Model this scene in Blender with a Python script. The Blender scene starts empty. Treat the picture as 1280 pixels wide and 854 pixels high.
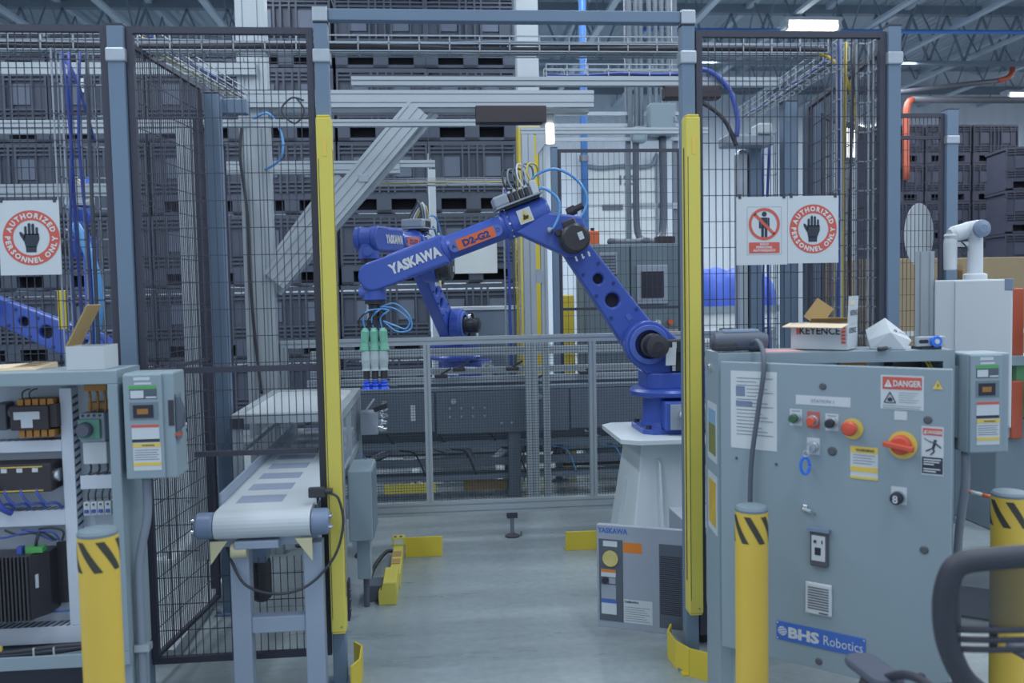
import bpy, math, random
from mathutils import Matrix, Vector
random.seed(7)
SC = bpy.context.scene
COL = SC.collection
V = Vector
# ---------------------------------------------------------------- camera
cam_data = bpy.data.cameras.new('camera')
cam = bpy.data.objects.new('camera', cam_data)
COL.objects.link(cam)
cam_data.sensor_width = 36.0
cam_data.lens = 36.0 * 1100.0 / 1280.0
cam_data.clip_start = 0.05
cam_data.clip_end = 120
cam.matrix_world = (Matrix.Translation((0, 0, 1.64)) @ Matrix.Rotation(math.radians(-5.0), 4, 'Z')
                    @ Matrix.Rotation(math.radians(90 - 3.25), 4, 'X') @ Matrix.Rotation(math.radians(-1.1), 4, 'Z'))
cam_data.dof.use_dof = True
cam_data.dof.focus_distance = 5.3
cam_data.dof.aperture_fstop = 2.8
SC.camera = cam
# ---------------------------------------------------------------- exposure, world, lamps
SC.view_settings.view_transform = 'Standard'
SC.view_settings.look = 'None'
SC.view_settings.gamma = 1.0
SC.view_settings.exposure = 0.95
SC.view_settings.use_curve_mapping = False
world = bpy.data.worlds.new('hall_ambient')
SC.world = world
world.use_nodes = True
bg = world.node_tree.nodes['Background']
bg.inputs[0].default_value = (0.56, 0.66, 0.80, 1)
bg.inputs[1].default_value = 0.54


def lamp_strip(x, y, z, sx, sy, watts, col=(0.86, 0.94, 1.0)):
    d = bpy.data.lights.new('strip_lamp', 'AREA')
    d.shape = 'RECTANGLE'
    d.size, d.size_y = sx, sy
    d.energy = watts
    d.color = col
    o = bpy.data.objects.new('strip_lamp', d)
    COL.objects.link(o)
    o.location = (x, y, z)
    return o


# rows of high-bay strip fixtures, plus an added row, running away from the camera
for lx in (-7.0, -2.6, 1.8, 6.2, 10.6):
    lamp_strip(lx, 2.0, 6.3, 0.5, 7.0, 105)
    lamp_strip(lx, 10.5, 6.3, 0.5, 6.0, 100)
    lamp_strip(lx + 4.0, 17.0, 6.4, 0.5, 8.0, 170)  # row added to brighten the far wall in place of daylight


# ---------------------------------------------------------------- materials
def _lin(c):
    return tuple(((v / 12.92) if v <= 0.04045 else ((v + 0.055) / 1.055) ** 2.4) for v in c)


def rgb(r, g, b):
    return _lin((r / 255.0, g / 255.0, b / 255.0))


MATS = {}


def P(name, col, rough=0.5, metal=0.0, var=0.08, scale=6.0, bump=0.0, emit=0.0, alpha=1.0, trans=0.0, spec=0.5, stretch=None):
    m = bpy.data.materials.new(name)
    m.use_nodes = True
    nt = m.node_tree
    N, L = nt.nodes, nt.links
    b = N['Principled BSDF']
    b.inputs['Metallic'].default_value = metal
    b.inputs['Specular IOR Level'].default_value = spec
    b.inputs['Alpha'].default_value = alpha
    b.inputs['Transmission Weight'].default_value = trans
    tc = N.new('ShaderNodeTexCoord')
    mp = N.new('ShaderNodeMapping')
    if stretch:
        mp.inputs['Scale'].default_value = stretch
    L.new(tc.outputs['Object'], mp.inputs['Vector'])
    nz = N.new('ShaderNodeTexNoise')
    nz.inputs['Scale'].default_value = scale
    nz.inputs['Detail'].default_value = 4
    L.new(mp.outputs['Vector'], nz.inputs['Vector'])
    mx = N.new('ShaderNodeMix')
    mx.data_type = 'RGBA'
    mx.inputs[6].default_value = tuple(max(0, v * (1 - var)) for v in col) + (1,)
    mx.inputs[7].default_value = tuple(min(1, v * (1 + var)) for v in col) + (1,)
    L.new(nz.outputs['Fac'], mx.inputs[0])
    L.new(mx.outputs[2], b.inputs['Base Color'])
    mr = N.new('ShaderNodeMapRange')
    mr.inputs['To Min'].default_value = max(0.02, rough - 0.06)
    mr.inputs['To Max'].default_value = min(1, rough + 0.06)
    L.new(nz.outputs['Fac'], mr.inputs['Value'])
    L.new(mr.outputs['Result'], b.inputs['Roughness'])
    if bump:
        bp = N.new('ShaderNodeBump')
        bp.inputs['Strength'].default_value = bump
        bp.inputs['Distance'].default_value = 0.01
        L.new(nz.outputs['Fac'], bp.inputs['Height'])
        L.new(bp.outputs['Normal'], b.inputs['Normal'])
    if emit:
        b.inputs['Emission Color'].default_value = col + (1,)
        b.inputs['Emission Strength'].default_value = emit
    MATS[name] = m
    return m


P('post_grey', rgb(104, 124, 146), 0.5)
P('panel_black', rgb(60, 62, 76), 0.55)
P('wire_black', rgb(58, 60, 74), 0.55)
P('mesh_grey', rgb(66, 74, 86), 0.55)
P('alu', rgb(174, 183, 190), 0.42, 0.35, 0.05, 3)
P('alu_slot', rgb(92, 102, 116), 0.6, 0.2)
P('galv', rgb(172, 181, 190), 0.38, 0.5, 0.12, 14)
P('chrome', rgb(214, 218, 224), 0.2, 0.9, 0.04)
P('steel', rgb(140, 146, 156), 0.35, 0.7, 0.1)
P('yellow', rgb(212, 190, 64), 0.45, 0, 0.05)
P('yellow_guard', rgb(206, 194, 88), 0.5, 0, 0.06)
P('bollard_yellow', rgb(216, 184, 76), 0.42, 0, 0.04)
P('safety_black', rgb(64, 64, 56), 0.6)
P('robot_blue', rgb(66, 92, 178), 0.3, 0, 0.05, 4)
P('robot_blue_light', rgb(86, 110, 190), 0.35, 0, 0.05, 4)
P('robot_dark', rgb(46, 60, 122), 0.4)
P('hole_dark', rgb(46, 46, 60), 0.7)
P('motor_black', rgb(56, 56, 62), 0.33, 0, 0.15, 20)
P('rubber', rgb(58, 60, 68), 0.6)
P('cable_black', rgb(52, 54, 62), 0.5)
P('cable_grey', rgb(126, 136, 150), 0.5)
P('cable_dark_grey', rgb(84, 92, 106), 0.5)
P('cable_blue', rgb(66, 86, 166), 0.45)
P('cable_yellow', rgb(200, 178, 70), 0.45)
P('cable_white', rgb(206, 210, 216), 0.45)
P('hose_blue', rgb(98, 158, 216), 0.25, 0, 0.06)
P('pipe_blue', rgb(80, 132, 204), 0.4)
P('white_paint', rgb(192, 200, 206), 0.5)
P('white_wall', rgb(206, 216, 226), 0.7, 0, 0.04, 1.0)
P('paper', rgb(200, 207, 211), 0.7, 0, 0.02)
P('lam_white', rgb(196, 204, 210), 0.3, 0, 0.02)
P('print_grey', rgb(120, 130, 144), 0.7, 0, 0.02)
P('print_dark', rgb(48, 56, 70), 0.7, 0, 0.02)
P('print_red', rgb(198, 92, 80), 0.6, 0, 0.03)
P('print_white', rgb(208, 214, 218), 0.6, 0, 0.02)
P('print_blue', rgb(62, 104, 186), 0.5, 0, 0.03)
P('orange', rgb(216, 106, 64), 0.5, 0, 0.04)
P('orange_label', rgb(214, 124, 40), 0.55, 0, 0.03)
P('green_label', rgb(84, 164, 92), 0.5, 0, 0.03)
P('yellow_label', rgb(218, 190, 90), 0.5, 0, 0.03)
P('cabinet', rgb(138, 155, 165), 0.45, 0, 0.03, 2.5)
P('cabinet_dark', rgb(110, 126, 137), 0.5, 0, 0.03)
P('cabinet_in', rgb(186, 196, 208), 0.55, 0, 0.03)
P('duct', rgb(206, 214, 226), 0.5, 0, 0.02)
P('duct_slot', rgb(76, 86, 104), 0.6)
P('brown_black', rgb(56, 50, 56), 0.5)
P('copper', rgb(164, 116, 58), 0.45, 0.3)
P('tan_block', rgb(176, 142, 92), 0.55)
P('green_switch', rgb(96, 150, 134), 0.5)
P('grey_plastic', rgb(150, 160, 174), 0.5)
P('dark_plastic', rgb(84, 92, 106), 0.5)
P('belt_white', rgb(190, 198, 205), 0.5, 0, 0.04, 5)
P('belt_patch', rgb(138, 150, 172), 0.55, 0, 0.04)
P('conv_grey', rgb(146, 160, 180), 0.42, 0.1)
P('conv_blue', rgb(116, 132, 160), 0.4, 0.1)
P('beige', rgb(196, 190, 156), 0.5)
P('pedestal', rgb(206, 216, 222), 0.5, 0, 0.05, 2)
P('machine_dark', rgb(100, 111, 124), 0.45, 0, 0.08, 3)
P('machine_grey', rgb(120, 134, 148), 0.45, 0.2)
P('crate', rgb(74, 82, 98), 0.55, 0, 0.1, 3)
P('crate_light', rgb(96, 106, 124), 0.55, 0, 0.1, 3)
P('crate_dark', rgb(46, 48, 56), 0.7, 0, 0.1, 3)
P('crate_black', rgb(58, 60, 76), 0.6, 0, 0.15, 3)
P('crate_black_light', rgb(64, 68, 86), 0.6, 0, 0.15, 3)
P('cardboard', rgb(176, 148, 100), 0.8, 0, 0.06, 8)
P('cardboard_far', rgb(150, 132, 104), 0.85, 0, 0.1, 4)
P('carton_white', rgb(190, 197, 203), 0.6, 0, 0.03)
P('manila', rgb(220, 200, 172), 0.7, 0, 0.04)
P('pink_paper', rgb(222, 170, 170), 0.7, 0, 0.03)
P('joist', rgb(178, 190, 204), 0.55, 0, 0.05)
P('joist_dark', rgb(116, 130, 144), 0.6)
P('cobot_white', rgb(200, 206, 212), 0.4, 0, 0.02)
P('cobot_grey', rgb(118, 134, 158), 0.45)
P('chair_black', rgb(54, 57, 68), 0.55, 0, 0.08, 30)
P('arm_pad', rgb(78, 84, 100), 0.6, 0, 0.06, 20)
P('tarp', rgb(62, 92, 190), 0.5, 0, 0.25, 3)
P('pipe_orange', rgb(176, 84, 60), 0.5)
P('pipe_dark', rgb(84, 86, 96), 0.5)
P('green_cup', rgb(120, 184, 160), 0.35, 0, 0.06)
P('clear_cup', rgb(196, 212, 216), 0.2, 0, 0.04, alpha=0.75)
P('cup_blue', rgb(40, 84, 214), 0.35)
P('red_cap', rgb(206, 84, 62), 0.4)
P('green_cap', rgb(52, 92, 70), 0.4)
P('ring_blue', rgb(44, 116, 224), 0.35)
P('tan_photo', rgb(196, 164, 60), 0.5, 0, 0.3, 9)
P('sky_photo', rgb(120, 160, 190), 0.5, 0, 0.1, 9)
P('field_photo', rgb(120, 124, 72), 0.5, 0, 0.3, 12)
P('gold_disc', rgb(196, 184, 116), 0.4, 0, 0.35, 12)
P('machine_green', rgb(86, 140, 98), 0.5)
P('lamp_glow', (1.0, 0.97, 0.86), 0.5, emit=2.2, var=0)
P('window_glow', (0.92, 0.96, 1.0), 0.5, emit=1.5, var=0)
P('lens_red', rgb(90, 40, 40), 0.3)
# clear acrylic sheet: mostly see-through with a soft reflection
_m = P('acrylic', rgb(214, 224, 232), 0.12, 0, 0.02, alpha=0.22)
_m = P('mesh_back', rgb(46, 58, 68), 0.35, 0, 0.02, alpha=0.75)


# floor: sealed concrete with broad streaks of painted-in wall reflection and a few hairline marks
def floor_mat():
    m = bpy.data.materials.new('concrete')
    m.use_nodes = True
    nt = m.node_tree
    N, L = nt.nodes, nt.links
    b = N['Principled BSDF']
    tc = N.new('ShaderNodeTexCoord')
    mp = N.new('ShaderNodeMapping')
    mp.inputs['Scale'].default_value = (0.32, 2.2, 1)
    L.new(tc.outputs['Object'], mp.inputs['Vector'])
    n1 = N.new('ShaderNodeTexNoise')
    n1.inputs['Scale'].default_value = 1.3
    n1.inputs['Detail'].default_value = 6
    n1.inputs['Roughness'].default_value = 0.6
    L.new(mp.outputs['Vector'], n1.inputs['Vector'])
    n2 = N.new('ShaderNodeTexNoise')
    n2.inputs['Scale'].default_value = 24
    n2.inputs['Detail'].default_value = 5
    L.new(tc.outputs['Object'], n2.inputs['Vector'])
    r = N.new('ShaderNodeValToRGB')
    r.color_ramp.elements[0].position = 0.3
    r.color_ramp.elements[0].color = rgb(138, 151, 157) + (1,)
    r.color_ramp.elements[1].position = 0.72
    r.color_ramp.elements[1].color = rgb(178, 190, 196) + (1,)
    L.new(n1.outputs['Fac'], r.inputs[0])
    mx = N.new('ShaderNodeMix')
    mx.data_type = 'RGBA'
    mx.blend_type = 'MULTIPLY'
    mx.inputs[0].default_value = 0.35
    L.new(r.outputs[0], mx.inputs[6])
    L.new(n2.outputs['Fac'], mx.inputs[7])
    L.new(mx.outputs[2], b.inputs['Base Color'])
    mr = N.new('ShaderNodeMapRange')
    mr.inputs['To Min'].default_value = 0.14
    mr.inputs['To Max'].default_value = 0.5
    L.new(n1.outputs['Fac'], mr.inputs['Value'])
    L.new(mr.outputs['Result'], b.inputs['Roughness'])
    MATS['concrete'] = m


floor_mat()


def corrugated(name, col, freq, axis):
    m = P(name, col, 0.6, 0, 0.04, 1)
    nt = m.node_tree
    N, L = nt.nodes, nt.links
    tc = N.new('ShaderNodeTexCoord')
    w = N.new('ShaderNodeTexWave')
    w.bands_direction = axis
    w.inputs['Scale'].default_value = freq
    L.new(tc.outputs['Object'], w.inputs['Vector'])
    bp = N.new('ShaderNodeBump')
    bp.inputs['Strength'].default_value = 0.8
    bp.inputs['Distance'].default_value = 0.04
    L.new(w.outputs['Fac'], bp.inputs['Height'])
    L.new(bp.outputs['Normal'], N['Principled BSDF'].inputs['Normal'])


corrugated('roof_deck', rgb(150, 164, 178), 1.6, 'X')
corrugated('wall_ribbed', rgb(204, 214, 226), 0.8, 'X')

# ---------------------------------------------------------------- mesh builder
WO = {}


def depth_of(o):
    """0 for a thing, 1 for a part, 2 for a sub-part, -1 for nothing"""
    d = -1
    while o is not None:
        d, o = d + 1, o.parent
    return d


class MB:
    def __init__(s, mat):
        s.v, s.f, s.fm, s.fs = [], [], [], []
        s.mats = [mat]
        s.cur = 0
        s.X = Matrix.Identity(4)

    def use(s, mat):
        if mat not in s.mats:
            s.mats.append(mat)
        s.cur = s.mats.index(mat)
        return s

    def at(s, M=None):
        s.X = M if M is not None else Matrix.Identity(4)
        return s

    def add(s, vs, fs, smooth=False):
        o = len(s.v)
        s.v += [s.X @ V(p) for p in vs]
        for f in fs:
            s.f.append(tuple(i + o for i in f))
            s.fm.append(s.cur)
            s.fs.append(smooth)
        return s

    def box(s, x0, x1, y0, y1, z0, z1):
        x0, x1 = min(x0, x1), max(x0, x1)
        y0, y1 = min(y0, y1), max(y0, y1)
        z0, z1 = min(z0, z1), max(z0, z1)
        return s.add([(x0, y0, z0), (x1, y0, z0), (x1, y1, z0), (x0, y1, z0), (x0, y0, z1), (x1, y0, z1), (x1, y1, z1), (x0, y1, z1)],
                     [(0, 3, 2, 1), (4, 5, 6, 7), (0, 1, 5, 4), (1, 2, 6, 5), (2, 3, 7, 6), (3, 0, 4, 7)])

    def bar(s, p0, p1, w, h=None, up=(0, 0, 1), caps=True):
        h = h or w
        p0, p1 = V(p0), V(p1)
        d = (p1 - p0).normalized()
        u = V(up)
        if abs(d.dot(u)) > 0.98:
            u = V((0, 1, 0)) if abs(d.y) < 0.9 else V((1, 0, 0))
        a = d.cross(u).normalized() * w / 2
        c = a.cross(d).normalized() * h / 2
        vs = [p0 - a - c, p0 + a - c, p0 + a + c, p0 - a + c, p1 - a - c, p1 + a - c, p1 + a + c, p1 - a + c]
        fs = [(0, 1, 5, 4), (1, 2, 6, 5), (2, 3, 7, 6), (3, 0, 4, 7)]
        if caps:
            fs += [(3, 2, 1, 0), (4, 5, 6, 7)]
        return s.add(vs, fs)

    def cyl(s, p0, p1, r0, r1=None, n=16, caps=True):
        r1 = r0 if r1 is None else r1
        return s.lathe([(r0, 0), (r1, (V(p1) - V(p0)).length)], p0, V(p1) - V(p0), n, caps)

    def lathe(s, prof, o, axis, n=20, caps=True):
        o, d = V(o), V(axis).normalized()
        u = V((0, 0, 1)) if abs(d.z) < 0.9 else V((1, 0, 0))
        a = d.cross(u).normalized()
        b = d.cross(a).normalized()
        for i in range(len(prof) - 1):
            vs, fs = [], []
            for (r, t) in (prof[i], prof[i + 1]):
                for k in range(n):
                    q = 2 * math.pi * k / n
                    vs.append(o + d * t + (a * math.cos(q) + b * math.sin(q)) * r)
            for k in range(n):
                j = (k + 1) % n
                fs.append((k, n + k, n + j, j))
            s.add(vs, fs, True)
        if caps:
            for (r, t), fl in ((prof[0], False), (prof[-1], True)):
                if r > 1e-5:
                    vs = [o + d * t + (a * math.cos(2 * math.pi * k / n) + b * math.sin(2 * math.pi * k / n)) * r for k in range(n)]
                    s.add(vs, [tuple(reversed(range(n))) if fl else tuple(range(n))])
        return s

    def tube(s, pts, r, n=6, smooth_pts=0):
        P_ = [V(p) for p in pts]
        if smooth_pts:
            Q = []
            m = len(P_)
            for i in range(m - 1):
                p0, p1, p2, p3 = P_[max(0, i - 1)], P_[i], P_[i + 1], P_[min(m - 1, i + 2)]
                for k in range(smooth_pts):
                    t = k / smooth_pts
                    Q.append(0.5 * ((2 * p1) + (p2 - p0) * t + (2 * p0 - 5 * p1 + 4 * p2 - p3) * t * t + (3 * p1 - p0 - 3 * p2 + p3) * t ** 3))
            Q.append(P_[-1])
            P_ = Q
        vs, fs = [], []
        m = len(P_)
        prev = None
        for i, p in enumerate(P_):
            d = (P_[min(m - 1, i + 1)] - P_[max(0, i - 1)]).normalized()
            if prev is None:
                u = V((0, 0, 1)) if abs(d.z) < 0.9 else V((1, 0, 0))
                a = d.cross(u).normalized()
            else:
                a = prev - d * prev.dot(d)
                a = a.normalized() if a.length > 1e-6 else d.orthogonal().normalized()
            prev = a
            b = d.cross(a)
            for k in range(n):
                q = 2 * math.pi * k / n
                vs.append(p + (a * math.cos(q) + b * math.sin(q)) * r)
        for i in range(m - 1):
            for k in range(n):
                j = (k + 1) % n
                fs.append((i * n + k, i * n + j, (i + 1) * n + j, (i + 1) * n + k))
        fs.append(tuple(reversed(range(n))))
        fs.append(tuple((m - 1) * n + k for k in range(n)))
        return s.add(vs, fs, True)

    def prism(s, poly, o, u, v, depth):
        """extrude a 2-D outline (counter-clockwise in u,v) by depth along u x v"""
        o, u, v = V(o), V(u).normalized(), V(v).normalized()
        w = u.cross(v).normalized() * depth
        n = len(poly)
        base = [o + u * p[0] + v * p[1] for p in poly]
        vs = base + [p + w for p in base]
        fs = [tuple(reversed(range(n))), tuple(range(n, 2 * n))]
        fs += [(i, (i + 1) % n, n + (i + 1) % n, n + i) for i in range(n)]
        return s.add(vs, fs)

    def flat(s, poly, o, u, v):
        o, u, v = V(o), V(u).normalized(), V(v).normalized()
        return s.add([o + u * p[0] + v * p[1] for p in poly], [tuple(range(len(poly)))])

    def rect(s, o, u, v, a0, a1, b0, b1):
        return s.flat([(a0, b0), (a1, b0), (a1, b1), (a0, b1)], o, u, v)

    def slab(s, o, u, v, a0, a1, b0, b1, t):
        return s.prism([(a0, b0), (a1, b0), (a1, b1), (a0, b1)], o, u, v, t)

    def profile(s, p0, p1, w, h, nw=1, nh=1, up=(0, 0, 1), g=0.009, gd=0.007):
        """slotted aluminium extrusion from p0 to p1, w across, h along up, nw/nh slots on the faces"""
        p0, p1 = V(p0), V(p1)
        d = (p1 - p0).normalized()
        uu = V(up)
        if abs(d.dot(uu)) > 0.98:
            uu = V((0, 1, 0))
        a = d.cross(uu).normalized()
        c = a.cross(d).normalized()

        def side(n, L_):
            out = []
            for i in range(n):
                m_ = L_ * (i + 0.5) / n
                out += [(m_ - g / 2, 0), (m_ - g / 2, gd), (m_ + g / 2, gd), (m_ + g / 2, 0)]
            return out
        poly = [(-w / 2, -h / 2)] + [(-w / 2 + t, -h / 2 + e) for t, e in side(nw, w)]
        poly += [(w / 2, -h / 2)] + [(w / 2 - e, -h / 2 + t) for t, e in side(nh, h)]
        poly += [(w / 2, h / 2)] + [(w / 2 - t, h / 2 - e) for t, e in side(nw, w)]
        poly += [(-w / 2, h / 2)] + [(-w / 2 + e, h / 2 - t) for t, e in side(nh, h)]
        n = len(poly)
        vs = [p0 + a * x + c * y for x, y in poly] + [p1 + a * x + c * y for x, y in poly]
        fs = [tuple(range(n)), tuple(reversed(range(n, 2 * n)))]
        fs += [((i + 1) % n, i, n + i, n + (i + 1) % n) for i in range(n)]
        return s.add(vs, fs)

    def mesh(s, data, M, smooth=False):
        vs, fs = data
        return s.add([M @ V(p) for p in vs], fs, smooth)

    def text(s, body, o, u, v, size, align='CENTER', bold=0.0, spacing=1.0, sx=1.0):
        vs, fs = text_data(body, size, bold, spacing, align)
        o, u, v = V(o), V(u).normalized(), V(v).normalized()
        return s.add([o + u * p[0] * sx + v * p[1] for p in vs], fs)

    def arc_text(s, body, o, u, v, R, size, a_mid, bold=0.0, flip=False, k=1.0):
        """letters along a circle of radius R about o, centred on angle a_mid (radians)"""
        o, u, v = V(o), V(u).normalized(), V(v).normalized()
        adv = []
        for ch in body:
            if ch == ' ':
                adv.append(size * 0.35)
            else:
                vs, fs = text_data(ch, size, bold, 1, 'CENTER')
                xs = [p[0] for p in vs]
                adv.append((max(xs) - min(xs)) + size * 0.14)
        tot = sum(adv) * k
        pos = -tot / 2
        for ch, w in zip(body, adv):
            c = pos + w * k / 2
            pos += w * k
            if ch == ' ':
                continue
            vs, fs = text_data(ch, size, bold, 1, 'CENTER')
            xs = [p[0] for p in vs]
            cx = (max(xs) + min(xs)) / 2
            if not flip:
                t = a_mid - c / R
                rad = u * math.cos(t) + v * math.sin(t)
                tan = u * math.sin(t) - v * math.cos(t)
                upv = rad
            else:
                t = a_mid + c / R
                rad = u * math.cos(t) + v * math.sin(t)
                tan = -u * math.sin(t) + v * math.cos(t)
                upv = -rad
            s.add([o + rad * R + tan * (p[0] - cx) + upv * (p[1] - size * 0.36) for p in vs], fs)
        return s

    def build(s, name, parent=None, bev=0.0, seg=2, label=None, kind=None):
        while depth_of(parent) >= 2:
            parent = parent.parent
        me = bpy.data.meshes.new(name)
        n = len(s.v)
        lo = V((min(p[i] for p in s.v) for i in range(3)))
        hi = V((max(p[i] for p in s.v) for i in range(3)))
        c = (lo + hi) / 2
        if parent is None:
            c.z = lo.z
        me.from_pydata([p - c for p in s.v], [], s.f)
        for mt in s.mats:
            me.materials.append(MATS[mt])
        me.polygons.foreach_set('material_index', s.fm)
        me.polygons.foreach_set('use_smooth', s.fs)
        me.update()
        if len(s.f) < 6000:
            import bmesh
            bm = bmesh.new()
            bm.from_mesh(me)
            bmesh.ops.recalc_face_normals(bm, faces=bm.faces)
            bm.to_mesh(me)
            bm.free()
        o = bpy.data.objects.new(name, me)
        COL.objects.link(o)
        WO[o] = c
        if parent is not None:
            o.parent = parent
            o.location = c - WO[parent]
        else:
            o.location = c
        if bev:
            md = o.modifiers.new('edges', 'BEVEL')
            md.width = bev
            md.segments = seg
            md.limit_method = 'ANGLE'
            md.angle_limit = math.radians(40)
        if label:
            o['label'] = label
        if kind:
            o['kind'] = kind
        return o


_TX = {}


def text_data(body, size, bold=0.0, spacing=1.0, align='CENTER'):
    key = (body, round(size, 5), round(bold, 5), spacing, align)
    if key in _TX:
        return _TX[key]
    cu = bpy.data.curves.new('lettering', 'FONT')
    cu.body = body
    cu.size = size
    cu.resolution_u = 2
    cu.offset = bold
    cu.space_character = spacing
    cu.align_x = align
    ob = bpy.data.objects.new('lettering', cu)
    me = ob.to_mesh()
    vs = [tuple(p.co) for p in me.vertices]
    fs = [tuple(p.vertices) for p in me.polygons]
    ob.to_mesh_clear()
    bpy.data.objects.remove(ob)
    bpy.data.curves.remove(cu)
    _TX[key] = (vs, fs)
    return vs, fs


def plate_data(outlines, depth, bevel=0.0, res=2):
    """2-D outlines (first outer, others holes) -> extruded plate with holes, centred on z=0"""
    cu = bpy.data.curves.new('plate', 'CURVE')
    cu.dimensions = '2D'
    cu.fill_mode = 'BOTH'
    cu.extrude = max(0.0001, depth / 2 - bevel)
    cu.bevel_depth = bevel
    cu.bevel_resolution = res
    cu.offset = -bevel
    for pts in outlines:
        sp = cu.splines.new('POLY')
        sp.points.add(len(pts) - 1)
        for p, q in zip(sp.points, pts):
            p.co = (q[0], q[1], 0, 1)
        sp.use_cyclic_u = True
    ob = bpy.data.objects.new('plate', cu)
    me = ob.to_mesh()
    vs = [tuple(p.co) for p in me.vertices]
    fs = [tuple(p.vertices) for p in me.polygons]
    ob.to_mesh_clear()
    bpy.data.objects.remove(ob)
    bpy.data.curves.remove(cu)
    return vs, fs


def circle(cx, cy, r, n=24, a0=0.0, a1=2 * math.pi):
    full = abs(a1 - a0 - 2 * math.pi) < 1e-6
    return [(cx + r * math.cos(a0 + (a1 - a0) * k / (n if full else n - 1)), cy + r * math.sin(a0 + (a1 - a0) * k / (n if full else n - 1))) for k in range(n)]


def hull(pts):
    pts = sorted(set((round(a, 5), round(b, 5)) for a, b in pts))

    def half(ps):
        h = []
        for p in ps:
            while len(h) >= 2 and (h[-1][0] - h[-2][0]) * (p[1] - h[-2][1]) - (h[-1][1] - h[-2][1]) * (p[0] - h[-2][0]) <= 0:
                h.pop()
            h.append(p)
        return h
    a, b = half(pts), half(pts[::-1])
    return a[:-1] + b[:-1]


def rrect(x0, x1, y0, y1, r, n=5):
    out = []
    for cx, cy, a in ((x1 - r, y0 + r, -90), (x1 - r, y1 - r, 0), (x0 + r, y1 - r, 90), (x0 + r, y0 + r, 180)):
        for k in range(n):
            t = math.radians(a + 90 * k / (n - 1))
            out.append((cx + r * math.cos(t), cy + r * math.sin(t)))
    return out


def tag(o, label, cat, group=None):
    o['label'] = label
    o['category'] = cat
    if group:
        o['group'] = group
    return o


def thing(name, label, cat, loc=(0, 0, 0), rz=0.0, group=None, local=False):
    o = bpy.data.objects.new(name, None)
    o.empty_display_size = 0.1
    COL.objects.link(o)
    o.location = loc
    o.rotation_euler = (0, 0, math.radians(rz))
    WO[o] = V((0, 0, 0)) if local else V(loc)
    return tag(o, label, cat, group)


def struct(name, mb, parent=None, **k):
    o = mb.build(name, parent, **k)
    if parent is None:
        o['kind'] = 'structure'
    return o


KIDS = {}


def kids(o):
    return [c for c in bpy.data.objects if c.parent is o]


def copy_tree(o, loc, rz=None, label=None, tree=None):
    """copy a thing with its parts and sub-parts; tree is a cached (object, children) structure"""
    def snap(q):
        return (q, [snap(c) for c in kids(q)])
    if o not in KIDS:
        KIDS[o] = snap(o)

    def cp(node, parent):
        q, ch = node
        c = q.copy()
        COL.objects.link(c)
        if parent is not None:
            c.parent = parent
        for k in ch:
            cp(k, c)
        return c
    r = cp(KIDS[o], None)
    r.location = loc
    if rz is not None:
        r.rotation_euler = (0, 0, math.radians(rz))
    if label:
        r['label'] = label
    return r


X_, Y_, Z_ = V((1, 0, 0)), V((0, 1, 0)), V((0, 0, 1))
# ================================================================ the hall
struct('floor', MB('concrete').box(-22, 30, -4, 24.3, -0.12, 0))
wf = struct('wall_far', MB('wall_ribbed').box(-22, 30, 24, 24.3, 0, 7.6))
MB('joist_dark').box(-22, 30, 23.86, 24, 6.95, 7.15).build('girt', wf)
CEIL = struct('ceiling', MB('roof_deck').box(-22, 30, -4, 24.3, 7.6, 7.75))


def joist(x):
    t = MB('joist')
    t.box(x - 0.06, x + 0.06, 5, 24, 6.60, 6.66)
    o = t.build('roof_joist', CEIL)
    w = MB('joist').box(x - 0.06, x + 0.06, 5, 24, 7.5, 7.6)
    w.build('top_chord', o)
    w = MB('joist_dark')
    y = 5.0
    k = 0
    while y < 23.6:
        z0, z1 = (6.66, 7.5) if k % 2 == 0 else (7.5, 6.66)
        w.bar((x, y, z0), (x, y + 0.62, z1), 0.022)
        y += 0.62
        k += 1
    w.build('web_bars', o)['kind'] = 'stuff'


for jx in [-9 + 1.75 * i for i in range(16)]:
    joist(jx)
for gy in (13.0, 18.5):
    g = MB('joist_dark').box(-14, 26, gy - 0.09, gy + 0.09, 6.36, 6.44)
    o = g.build('roof_girder', CEIL)
    MB('joist_dark').box(-14, 26, gy - 0.09, gy + 0.09, 7.42, 7.6).build('top_chord', o)
    w = MB('joist_dark')
    for i in range(50):
        x = -14 + 0.8 * i
        w.bar((x, gy, 6.44), (x + 0.4, gy, 7.42), 0.04).bar((x + 0.4, gy, 7.42), (x + 0.8, gy, 6.44), 0.04)
    w.build('web_bars', o)['kind'] = 'stuff'
tag(MB('pipe_blue').tube([(4.0, 16.6, 6.52), (24, 16.6, 6.52)], 0.04, 10).build('overhead_pipe'),
    'blue overhead pipe running crosswise under the roof joists', 'pipe')


def strip_light(x0, x1, y, z, label):
    t = thing('strip_light', label, 'ceiling light', ((x0 + x1) / 2, y, z), group='lit strip lights under the roof')
    MB('white_paint').box(x0 - 0.05, x1 + 0.05, y - 0.14, y + 0.14, z + 0.1, z + 0.16).build('housing', t)
    for dy in (-0.07, 0.07):
        MB('lamp_glow').tube([(x0, y + dy, z), (x1, y + dy, z)], 0.055, 8).build('tube', t)
    for xx in (x0, x1):
        MB('white_paint').box(xx - 0.03, xx + 0.03, y - 0.13, y + 0.13, z - 0.06, z + 0.12).build('lamp_holder', t)
        MB('steel').bar((xx, y, z + 0.15), (xx, y, 7.6), 0.012).build('hanger', t)


strip_light(6.55, 7.55, 16.0, 6.4, 'lit strip light above the mesh panel with two signs')
strip_light(14.6, 16.2, 21.5, 6.33, 'lit strip light near the dark and orange pipes')
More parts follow.
